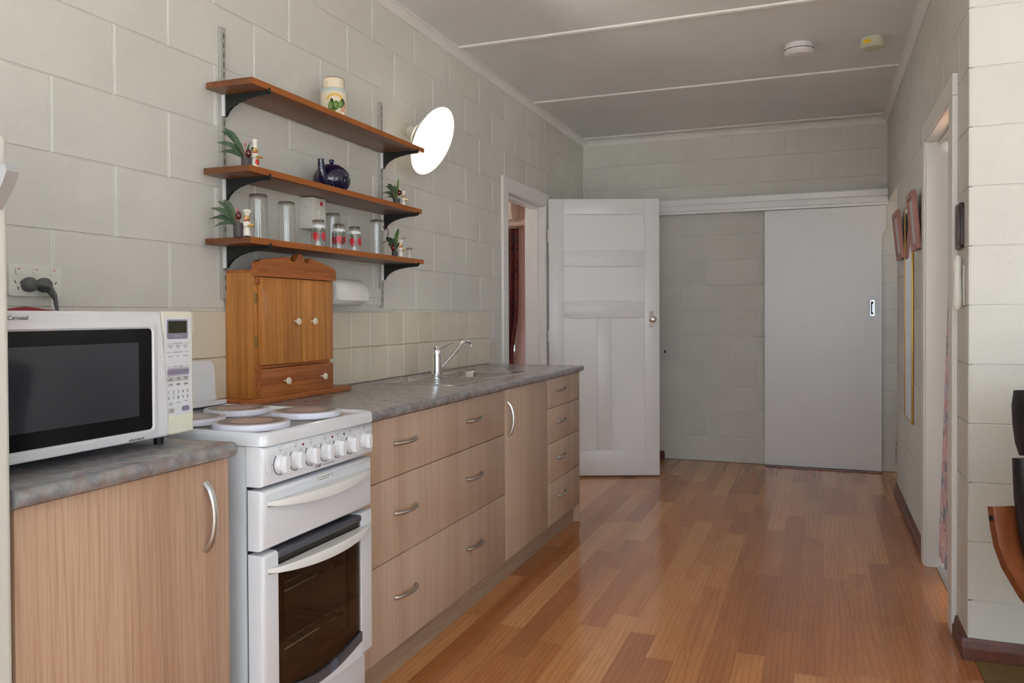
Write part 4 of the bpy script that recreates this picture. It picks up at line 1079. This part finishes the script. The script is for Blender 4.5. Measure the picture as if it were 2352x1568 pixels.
arch = [(.052 * math.cos(t) * .66 + .004, .030 * math.sin(t) + .066) for t in [PI * .05 + PI * .9 * i / 12 for i in range(13)]] + [(.045 * math.cos(t) * .55 + .004, .020 * math.sin(t) + .066) for t in [PI * .95 - PI * .9 * i / 12 for i in range(13)]]
bm = bmesh.new(); vs = [bm.verts.new(on_jar(p[0], p[1], .0532)) for p in arch]
for i in range(12): bm.faces.new((vs[i], vs[i + 1], vs[25 - i - 1], vs[25 - i]))
part('yellow_arch', bm, 'ceramic_yellow', t_, local=True)
for u, v, s, m in ((-.012, .052, .016, 'ceramic_green'), (.004, .056, .015, 'ceramic_green'), (.020, .060, .013, 'ceramic_green'), (-.010, .070, .010, 'ceramic_dark_green'), (.026, .074, .0085, 'ceramic_dark_green'), (.030, .066, .008, 'ceramic_dark_green'), (-.004, .030, .011, 'ceramic_green'), (.026, .042, .010, 'ceramic_pink'), (.036, .058, .008, 'ceramic_pink'), (.030, .026, .010, 'cream_ceramic')):
    part('vegetable', sphere(on_jar(u * 1.15 + .004, v - .006, .0515), s * 1.22, (.5, .8, 1.0), 14, 8), m, t_, local=True)
bm = bmesh.new()
for k in range(6): bm_tube(bm, [on_jar(-.014 + .004 * k, .036, .0590), on_jar(-.014 + .004 * k, .043, .0590)], .0008, 5)
part('black_strokes', bm, 'fig_black', t_, local=True, kind='stuff')

# ================================================================ WALL FITTINGS
def outlet(y0, y1, z0, z1, n, label):
    t_ = thing('power_outlet', (.004, (y0 + y1) / 2, z0), label, 'power outlet')
    part('plate', prism(rrect(y0, y1, z0, z1, .005, 3), 'x', 0, .009), 'outlet_white', t_)
    w = (y1 - y0) / n
    for i in range(n):
        y = y0 + w * (i + .5)
        part('switch', prism(rrect(y - .008, y + .008, z1 - .026, z1 - .009, .005, 3), 'x', .009, .013), 'outlet_white', t_)
        zc = z0 + (z1 - z0) * .36
        for dy_, dz_, ang in ((-.0075, .006, .5), (.0075, .006, -.5), (0, -.010, 0)):
            bm = box(-.0003, .0003, -.0010, .0010, -.004, .004); xform(bm, Matrix.Translation((.0092, y + dy_, zc + dz_)) @ Matrix.Rotation(ang, 4, 'X')); part('socket_slot', bm, 'slot_dark', t_, smooth=False)
        part('switch_mark', box(.0130, .0133, y - .003, y + .003, z1 - .0135, z1 - .0115), 'red_plastic', t_)
    return t_
o1 = outlet(-.128, .018, 1.228, 1.307, 3, 'white triple wall outlet with two grey plugs above the microwave')
outlet(1.527, 1.648, 1.222, 1.296, 3, 'white triple wall outlet beside the paper towel roll')
def plug(y, dirv, label):
    zc = 1.256; t_ = thing('power_plug', (.0096, y, zc), label, 'plug', 'grey plugs in the wall outlet')
    part('body', xform(lathe([(.017, .0), (.0185, .006), (.018, .016), (.013, .024), (.006, .028), (0, .029)], 20), Matrix.Translation((.0096, y, zc)) @ FX), 'dark_plastic', t_)
    d = Vector(dirv)
    p0 = Vector((.022, y, zc)); part('cord', tube([p0, p0 + d * .02, p0 + d * .036 + Vector((.004, 0, -.008)), p0 + d * .043 + Vector((.006, 0, -.028)), p0 + d * .045 + Vector((.008, 0, -.066)), p0 + d * .045 + Vector((.010, .002, -.30))], [.0085, .0075, .0045, .0040, .0040, .0040], 10), 'dark_plastic', t_)
    return t_
plug(-.080, (.9, .75, .05), 'grey power plug in the outlet socket nearest the fridge')
plug(-.040, (.25, .45, -.75), 'grey power plug in the middle socket of the outlet')
sb = thing('switch_box', (.03, 1.09, 1.507), 'white surface-mounted switch box with red marker under the middle shelf', 'switch')
part('box', box(0, .062, 1.055, 1.145, 1.507, 1.6265, .003), 'outlet_white', sb)
part('red_marker', box(.062, .0625, 1.105, 1.120, 1.598, 1.613), 'red_plastic', sb)
part('rocker', prism(rrect(1.094, 1.128, 1.545, 1.582, .006, 4), 'x', .062, .067), 'outlet_white', sb)
part('screw', xform(lathe([(.002, 0), (.002, .0006), (0, .0008)], 8), Matrix.Translation((.030, 1.0555, 1.590)) @ Matrix.Rotation(PI / 2, 4, 'X')), 'slot_dark', sb)
# paper towel on its holder
pt = thing('paper_towel_roll', (.072, 1.28, 1.213), 'white paper towel roll on a wall holder beside the pine cupboard', 'paper towel')
MY = Matrix.Rotation(-PI / 2, 4, 'X')
part('roll', xform(lathe([(.020, 0), (.052, 0), (.054, .004), (.054, .221), (.052, .225), (.020, .225)], 32, capb=False, capt=False), Matrix.Translation((.072, 1.123, 1.268)) @ MY), 'paper_towel', pt)
part('core', xform(lathe([(.020, .001), (.0202, .224)], 20, capb=False, capt=False), Matrix.Translation((.072, 1.123, 1.268)) @ MY), 'light_grey_print', pt)
part('sheet_end', prism([(.1255, 1.268), (.1275, 1.268), (.1285, 1.235), (.1265, 1.235)], 'y', 1.125, 1.347), 'paper_towel', pt)
hd = part('holder', tube([(.002, 1.11, 1.268), (.072, 1.11, 1.268), (.072, 1.365, 1.268), (.002, 1.365, 1.268)], .005, 8), 'outlet_white', pt)
part('wall_plate', box(0, .004, 1.095, 1.125, 1.245, 1.29), 'outlet_white', pt); part('wall_plate', box(0, .004, 1.35, 1.38, 1.245, 1.29), 'outlet_white', pt)
# --- wall lamp
AX = Vector((.885, -.02, -.44)).normalized(); apex = Vector((.040, 1.868, 2.052))
lp = thing('wall_lamp', (0.004, 1.905, 2.03), 'white cone-shaded wall lamp, switched on, beside the shelves', 'lamp')
part('base', xform(lathe([(.030, 0), (.030, .006), (.022, .010), (.014, .012), (.012, .022), (0, .024)], 20), Matrix.Translation((.001, 1.905, 2.066)) @ FX), 'lamp_base', lp)
part('arm', tube([(.015, 1.905, 2.066), (.03, 1.902, 2.060), tuple(apex + AX * .012)], .009, 10), 'lamp_base', lp)
Q = AX.to_track_quat('Z', 'Y').to_matrix().to_4x4(); TM = Matrix.Translation(apex) @ Q
so = [(.021, 0), (.026, .004), (.032, .034), (.056, .056), (.104, .092), (.150, .128), (.166, .142)]
si = [(.164, .1415), (.148, .1265), (.102, .0905), (.054, .0545), (.030, .033), (.020, .006), (0, .005)]
part('shade', xform(lathe(so + si, 48, capb=True, capt=False), TM), 'lamp_shade', lp, ang=50)
part('socket', xform(lathe([(.016, .006), (.016, .038), (.012, .04), (0, .04)], 18), TM), 'lamp_base', lp)
part('bulb', xform(lathe([(.012, .040), (.018, .052), (.027, .070), (.030, .084), (.027, .098), (.016, .110), (0, .114)], 24), TM), 'bulb_glow', lp)

# ================================================================ DOORS
DW, DT = .797, .036
pd = thing('panel_door', (.036, 3.971, 0), 'white four-panel timber door standing open from the bedroom doorway', 'door', rotz=math.radians(21.6))
def lb_(x0, x1, z0, z1, y0=0, y1=DT, bev=.0012): return box(x0, x1, y0, y1, z0, z1, bev, 2)
for n, a in (('stile', (0, .107, .012, 2.006)), ('stile', (.690, DW, .012, 2.006)), ('rail', (.1075, .6895, 1.896, 2.006)), ('rail', (.1075, .6895, 1.522, 1.633)), ('rail', (.1075, .6895, 1.152, 1.269)), ('rail', (.1075, .6895, .012, .193)), ('mullion', (.345, .452, .1935, 1.1515))):
    part(n, lb_(*a), 'door_paint', pd, local=True)
for a in ((.107, .690, 1.633, 1.896), (.107, .690, 1.269, 1.522), (.107, .345, .193, 1.152), (.452, .690, .193, 1.152)):
    part('panel', box(a[0], a[1], .012, .026, a[2], a[3]), 'door_paint', pd, local=True)
    # stopped chamfer on the lower edge of the rail above and the top of the rail below
    x0, x1 = a[0] + .16 * (a[1] - a[0]), a[1] - .16 * (a[1] - a[0])
    for zz_, s in ((a[3], 1), (a[2], -1)):
        bm = bmesh.new(); bm_prism(bm, [(-.0004, zz_ + .007 * s), (-.0004, zz_ + .0005 * s), (.008, zz_ - .0035 * s)], 'x', x0, x1)
        part('chamfer', bm, 'door_paint', pd, local=True, smooth=False)
lk = part('lock_plate', prism(rrect(.722, .752, 1.082, 1.196, .003, 3), 'y', -.006, 0), 'chrome', pd, local=True)
part('knob', xform(lathe([(.010, 0), (.009, .018), (.020, .030), (.024, .040), (.022, .050), (.012, .056), (0, .057)], 22), Matrix.Translation((.744, -.006, 1.138)) @ Matrix.Rotation(PI / 2, 4, 'X')), 'chrome', lk, local=True)
for z in (.25, 1.02, 1.74): part('hinge', tube([(-.004, -.002, z - .045), (-.004, -.002, z + .045)], .005, 8), 'trim_white', pd, local=True)

sd_ = thing('sliding_door', (1.87, 4.972, 0), 'flat white sliding door hung under the pelmet on the end wall', 'door')
lf = part('leaf', prism([(1.461, .010), (2.283, .010), (2.283, 1.735), (2.290, 1.765), (2.305, 1.79), (2.309, 1.80), (2.312, 1.965), (1.461, 1.965)], 'y', 4.955, 4.990), 'door_paint', sd_, ang=30)
pu = part('flush_pull', prism(rrect(2.203, 2.235, 1.156, 1.272, .002, 2), 'y', 4.952, 4.9549), 'chrome', lf)
part('finger_recess', prism(rrect(2.2105, 2.2275, 1.166, 1.262, .008, 5), 'y', 4.9512, 4.9519), 'slot_dark', pu)
part('pull_bar', prism(rrect(2.2185, 2.2245, 1.180, 1.245, .0028, 3), 'y', 4.9500, 4.9511), 'chrome', pu)
pm = thing('pelmet', (1.39, 4.97, 1.968), 'long white moulded pelmet above the sliding door', 'pelmet')
part('front_board', prism([(4.948, 1.968), (4.928, 1.968), (4.926, 1.985), (4.930, 1.989), (4.926, 1.993), (4.926, 2.030), (4.931, 2.036), (4.926, 2.042), (4.924, 2.080), (4.928, 2.088), (4.948, 2.088)], 'x', .46, 2.322), 'door_paint', pm, ang=20)
part('top_board', box(.46, 2.322, 4.9485, YB - .0005, 2.070, 2.088), 'door_paint', pm)
struct('trim_8', box(1.47, 2.28, 4.905, 4.945, 0, .007, .002), 'chair_wood')
single('wall_catch', prism([(.672, .864), (.682, .860), (.689, .864), (.689, .880), (.682, .882)], 'y', YB - .010, YB - .0003), 'black_plastic', 'small black door catch on the end wall beside the open panelled door', 'catch')
single('wall_strip', box(1.385, 1.459, YB - .004, YB - .0003, .999, 1.004), 'upright_grey', 'short thin metal strip on the end wall at the edge of the sliding door', 'metal strip')

# ================================================================ RIGHT WALL
def picture(y0, y1, z0, z1, xb, xt, label, depth=.022, bw=.028):
    """frame hanging by a cord, leaning out at the top"""
    ang = math.atan2(xb - xt, z1 - z0); W_, H_ = y1 - y0, (z1 - z0) / math.cos(ang)
    t_ = thing('picture_frame', (xb, (y0 + y1) / 2, z0), label, 'picture', 'pictures on the corridor wall')
    M = Matrix.Rotation(-ang, 4, 'Y')
    def P(n, b, m): return part(n, xform(b, M), m, t_, local=True)
    for a in ((-W_ / 2, -W_ / 2 + bw, 0, H_), (W_ / 2 - bw, W_ / 2, 0, H_)): P('side_rail', box(-depth, 0, a[0], a[1], a[2], a[3], .002), 'frame_wood')
    for a in ((0, bw), (H_ - bw, H_)): P('cross_rail', box(-depth, 0, -W_ / 2 + bw, W_ / 2 - bw, a[0], a[1], .002), 'frame_wood')
    P('print', box(-depth * .55, -depth * .4, -W_ / 2 + bw, W_ / 2 - bw, bw, H_ - bw), 'picture_paper')
    P('backing', box(-depth * .38, -.001, -W_ / 2 + .004, W_ / 2 - .004, .004, H_ - .004), 'dark_frame_wood')
picture(2.82, 3.08, 1.492, 1.775, 2.318, 2.292, 'dusty pink wooden picture frame leaning off the wall, beside the right doorway')
picture(3.62, 3.92, 1.495, 1.775, 2.318, 2.290, 'dusty pink wooden picture frame leaning off the wall, beside the hall opening')
mr = thing('wall_mirror', (XR - .006, 3.43, .58), 'tall narrow mirror with thin gold frame on the corridor wall', 'mirror')
part('glass', box(XR - .009, XR - .002, 3.243, 3.622, .588, 1.772), 'mirror_glass', mr, smooth=False)
for a in ((3.235, 3.245, .58, 1.78), (3.620, 3.630, .58, 1.78), (3.245, 3.620, .58, .590), (3.245, 3.620, 1.770, 1.78)): part('frame_strip', box(XR - .012, XR - .001, a[0], a[1], a[2], a[3], .002), 'gold_frame', mr)
pp = thing('small_picture', (XR - .008, 1.712, 1.40), 'small dark wooden picture on the pier above the white handset', 'picture')
part('frame', prism(rrect(1.650, 1.772, 1.402, 1.560, .012, 3), 'x', XR - .012, XR - .001), 'dark_frame_wood', pp, ang=30)
part('print', box(XR - .0128, XR - .0121, 1.672, 1.750, 1.424, 1.538), 'dark_frame_wood', pp); part('raised_edge', prism(rrect(1.662, 1.668, 1.412, 1.550, .002, 2), 'x', XR - .017, XR - .0121), 'dark_frame_wood', pp)
ph = thing('wall_phone', (XR - .02, 1.66, 1.184), 'white telephone handset mounted on the block pier edge', 'phone')
part('cradle', box(XR - .006, XR - .001, 1.630, 1.700, 1.200, 1.340, .002, 2), 'outlet_white', ph)
part('handset', tube([(XR - .021, 1.655, 1.187), (XR - .021, 1.655, 1.198), (XR - .021, 1.655, 1.25), (XR - .021, 1.655, 1.29), (XR - .021, 1.655, 1.355), (XR - .019, 1.655, 1.374)], [.008, .0145, .0145, .0125, .0135, .009], 12), 'outlet_white', ph)

def curtain(name, x0, x1, y0, y1, z0, z1, mat, label, folds, amp, axis='y', shape=None, group=None):
    bm = bmesh.new(); n, m = folds * 8, 14; rows = []
    for j in range(m + 1):
        v = j / m; z = z1 + (z0 - z1) * v; row = []
        for i in range(n + 1):
            u = i / n; w = amp * math.sin(2 * PI * folds * u + .6 * math.sin(v * 3)) * (1 + .3 * v)
            uu = shape(u, v) if shape else u
            if axis == 'y': row.append(bm.verts.new((x0 + (x1 - x0) * .5 + w, y0 + (y1 - y0) * uu, z)))
            else: row.append(bm.verts.new((x0 + (x1 - x0) * uu, (y0 + y1) * .5 + w, z)))
        rows.append(row)
    for a, b in zip(rows, rows[1:]):
        for i in range(n): bm.faces.new((a[i], a[i + 1], b[i + 1], b[i]))
    r = bmesh.ops.solidify(bm, geom=bm.faces[:], thickness=.0015)
    return bm
# bedroom curtain, rod and air conditioner
cu = thing('bedroom_curtain', (-1.3, 6.33, .2), 'dark red floral curtain drawn aside in the pink bedroom', 'curtain')
part('fabric', curtain('c', -1.52, -1.078, 6.32, 6.35, .15, 2.08, 'red_curtain', '', 7, .028, 'x', lambda u, v: u * (1 - .15 * math.exp(-((v - .74) / .2) ** 2) - .03 * v)), 'red_curtain', cu, ang=80)
rd = thing('curtain_rod', (-1.8, 6.335, 2.08), 'thin curtain rod on the pink bedroom wall', 'curtain rod')
part('pole', tube([(-2.7, 6.335, 2.092), (-1.06, 6.335, 2.092)], .009, 8), 'rod_metal', rd); part('finial', sphere((-1.045, 6.335, 2.092), .018), 'rod_metal', rd); part('bracket', box(-1.085, -1.075, 6.335, 6.399, 2.085, 2.097), 'rod_metal', rd)
ac = thing('air_conditioner', (-1.5, 6.30, 2.15), 'cream split-system air conditioner high on the pink bedroom wall', 'air conditioner')
part('body', prism([(6.399, 2.155), (6.399, 2.425), (6.26, 2.425), (6.225, 2.40), (6.20, 2.33), (6.205, 2.23), (6.24, 2.165), (6.29, 2.150)], 'x', -1.95, -1.110), 'aircon', ac, ang=30)
part('louvre', box(-1.90, -1.13, 6.235, 6.285, 2.158, 2.166), 'outlet_white', ac); part('grille_line', box(-1.93, -1.118, 6.198, 6.204, 2.375, 2.380), 'light_grey_print', ac)
# pink curtain in the right doorway
cu = thing('door_curtain', (XR + .05, 2.47, .08), 'pink floral curtain with grey leaves gathered in the right-hand doorway', 'curtain')
part('fabric', curtain('c', XR + .03, XR + .055, 1.905, 2.52, .085, 1.93, 'pink_curtain', '', 7, .012, 'y', lambda u, v: u * (.22 + .78 * v ** .75)), 'pink_curtain', cu, ang=80)
part('rail', tube([(XR + .042, 1.90, 1.945), (XR + .042, 2.61, 1.945)], .006, 8), 'outlet_white', cu)
cu = thing('hall_curtain', (XR + .05, 4.42, .15), 'pink floral curtain gathered beside the hall opening at the corridor end', 'curtain')
def hall_bm():
    bm = bmesh.new(); rows = []
    for j in range(13):
        v = j / 12; z = 1.95 - 1.78 * v; row = []
        for i in range(17):
            u = i / 16; x = XR + .028 - .030 * max(0, v - .55) / .45 + .06 * u + .006 * math.sin(u * 19); row.append(bm.verts.new((x, 4.34 + .10 * u + .012 * math.sin(u * 14 + v), z)))
        rows.append(row)
    for a, b in zip(rows, rows[1:]):
        for i in range(16): bm.faces.new((a[i], a[i + 1], b[i + 1], b[i]))
    bmesh.ops.solidify(bm, geom=bm.faces[:], thickness=.0015); return bm
part('fabric', hall_bm(), 'pink_curtain', cu, ang=80)
part('rail', tube([(XR + .05, 4.225, 1.96), (XR + .05, 4.5, 1.96)], .006, 8), 'outlet_white', cu)

# ================================================================ CEILING FITTINGS
def detector(x, y, r, h, mat, label, sticker=False):
    t_ = thing('smoke_detector', (x, y, ZC - h), label, 'smoke detector', 'smoke detectors')
    part('base', xform(lathe([(r * .93, h), (r * .93, h * .72), (r * .9, h * .7)], 36), Matrix.Translation((x, y, ZC - h))), mat, t_)
    part('cover', xform(lathe([(0, 0), (r * .55, .001), (r * .78, .003), (r * .92, h * .18), (r, h * .30), (r, h * .70), (r * .9, h * .72)], 36, capt=False), Matrix.Translation((x, y, ZC - h))), mat, t_, ang=25)
    a0 = math.atan2(CPOS.y - y, CPOS.x - x)
    if sticker:
        bm = bmesh.new(); n = 8; A = [bm.verts.new((x + (r + .0006) * math.cos(a0 - .75 + .6 * i / n), y + (r + .0006) * math.sin(a0 - .75 + .6 * i / n), ZC - h * .68)) for i in range(n + 1)]; B = [bm.verts.new((x + (r + .0006) * math.cos(a0 - .75 + .6 * i / n), y + (r + .0006) * math.sin(a0 - .75 + .6 * i / n), ZC - h * .34)) for i in range(n + 1)]
        for i in range(n): bm.faces.new((A[i], A[i + 1], B[i + 1], B[i]))
        part('yellow_sticker', bm, 'yellow_sticker', t_)
    else:
        for k in range(40):
            a = 2 * PI * k / 40; bm = box(-.0005, .0012, -.0042, .0042, -.0022, .0022); xform(bm, Matrix.Translation((x + r * math.cos(a), y + r * math.sin(a), ZC - h * .5)) @ Matrix.Rotation(a, 4, 'Z')); part('vent_slot', bm, 'slot_dark', t_, smooth=False)
        part('test_button', xform(lathe([(.009, 0), (.008, .002)], 14), Matrix.Translation((x - .01, y - .035, ZC - h - .0005))), 'outlet_white', t_)
detector(1.752, 3.085, .077, .060, 'detector_white', 'white slotted smoke detector on the ceiling')
detector(2.118, 3.125, .066, .054, 'detector_cream', 'cream smoke detector with yellow sticker near the right cornice', True)

# ================================================================ ARMCHAIR AND MAT
ch = thing('armchair', (2.78, .92, 0), 'black leather armchair with bent wooden frame beside the block pier', 'armchair', rotz=0)
CR = Matrix.Translation((2.695, .90, 0)) @ Matrix.Rotation(math.radians(-62), 4, 'Z') @ Matrix.Translation((0, 0, 0))
def cush(pts, th, w, n=4):
    """padded cushion swept along a side profile (u forward, z up), width w across"""
    bm = box(-1, 1, -1, 1, -1, 1); bm.free(); bm = bmesh.new(); rows = []
    P = [Vector((p[0], 0, p[1])) for p in pts]
    for i, p in enumerate(P):
        t = (P[min(i + 1, len(P) - 1)] - P[max(i - 1, 0)]).normalized(); nrm = Vector((-t.z, 0, t.x)); k = math.sin(PI * (i + .35) / (len(P) - 1 + .7)) ** .35
        ring_ = []
        for a in range(20):
            an = 2 * PI * a / 20; cs, sn = math.cos(an), math.sin(an)
            f = lambda c, e: math.copysign(abs(c) ** e, c)
            ring_.append(bm.verts.new(p + Vector((0, 1, 0)) * (w / 2 * f(cs, .35)) + nrm * (th / 2 * f(sn, .6) * k)))
        rows.append(ring_)
    for a, b in zip(rows, rows[1:]):
        for k in range(20): bm.faces.new((a[k], a[(k + 1) % 20], b[(k + 1) % 20], b[k]))
    bm.faces.new(rows[0][::-1]); bm.faces.new(rows[-1]); return bm
def chp(n, bm, m, ang=50): return part(n, xform(bm, CR), m, ch, ang=ang)
chp('back_cushion', cush([(-.085, .38), (-.125, .48), (-.16, .58), (-.185, .69), (-.20, .79)], .11, .60), 'leather')
chp('headrest', cush([(-.195, .797), (-.200, .83), (-.207, .88), (-.213, .93), (-.216, .968)], .13, .56), 'leather')
chp('seat_cushion', cush([(.54, .42), (.50, .44), (.35, .43), (.20, .40), (.04, .375), (-.02, .38)], .12, .54), 'leather')
def ribbon(path, w, th, yc):
    bm = bmesh.new(); rows = []; P = [Vector((p[0], yc, p[1])) for p in path]
    for i, p in enumerate(P):
        t = (P[min(i + 1, len(P) - 1)] - P[max(i - 1, 0)]).normalized(); nrm = Vector((-t.z, 0, t.x))
        rows.append([bm.verts.new(p + Vector((0, s * w / 2, 0)) + nrm * q * th / 2) for s, q in ((-1, -1), (1, -1), (1, 1), (-1, 1))])
    for a, b in zip(rows, rows[1:]):
        for k in range(4): bm.faces.new((a[k], a[(k + 1) % 4], b[(k + 1) % 4], b[k]))
    bm.faces.new(rows[0][::-1]); bm.faces.new(rows[-1]); return bm
fp = [(-.235, .655), (-.225, .60), (-.212, .555), (-.185, .51), (-.125, .455), (-.02, .40), (.15, .36), (.35, .37), (.52, .40), (.58, .385), (.60, .34), (.575, .26), (.52, .12), (.46, .03), (.40, .0125), (.2, .0125), (-.1, .0125), (-.28, .0125)]
for s in (-1, 1):
    f_ = chp('side_frame', ribbon(fp, .065, .022, s * .31), 'chair_wood', 30)
    part('bolt', xform(xform(lathe([(.008, 0), (.008, .003), (0, .005)], 10), Matrix.Translation((-.229, s * .343, .625)) @ Matrix.Rotation(-s * PI / 2, 4, 'X')), CR), 'black_plastic', f_)
chp('cross_bar', box(.10, .16, -.28, .28, .325, .345, .004), 'chair_wood'); chp('cross_bar', box(-.13, -.11, -.28, .28, .42, .48, .004), 'chair_wood')
single('floor_mat', box(2.345, 4.3, -.6, 1.548, 0.0, .006, .002), 'mat_brown', 'olive-brown smooth floor mat lying against the pier skirting', 'mat')
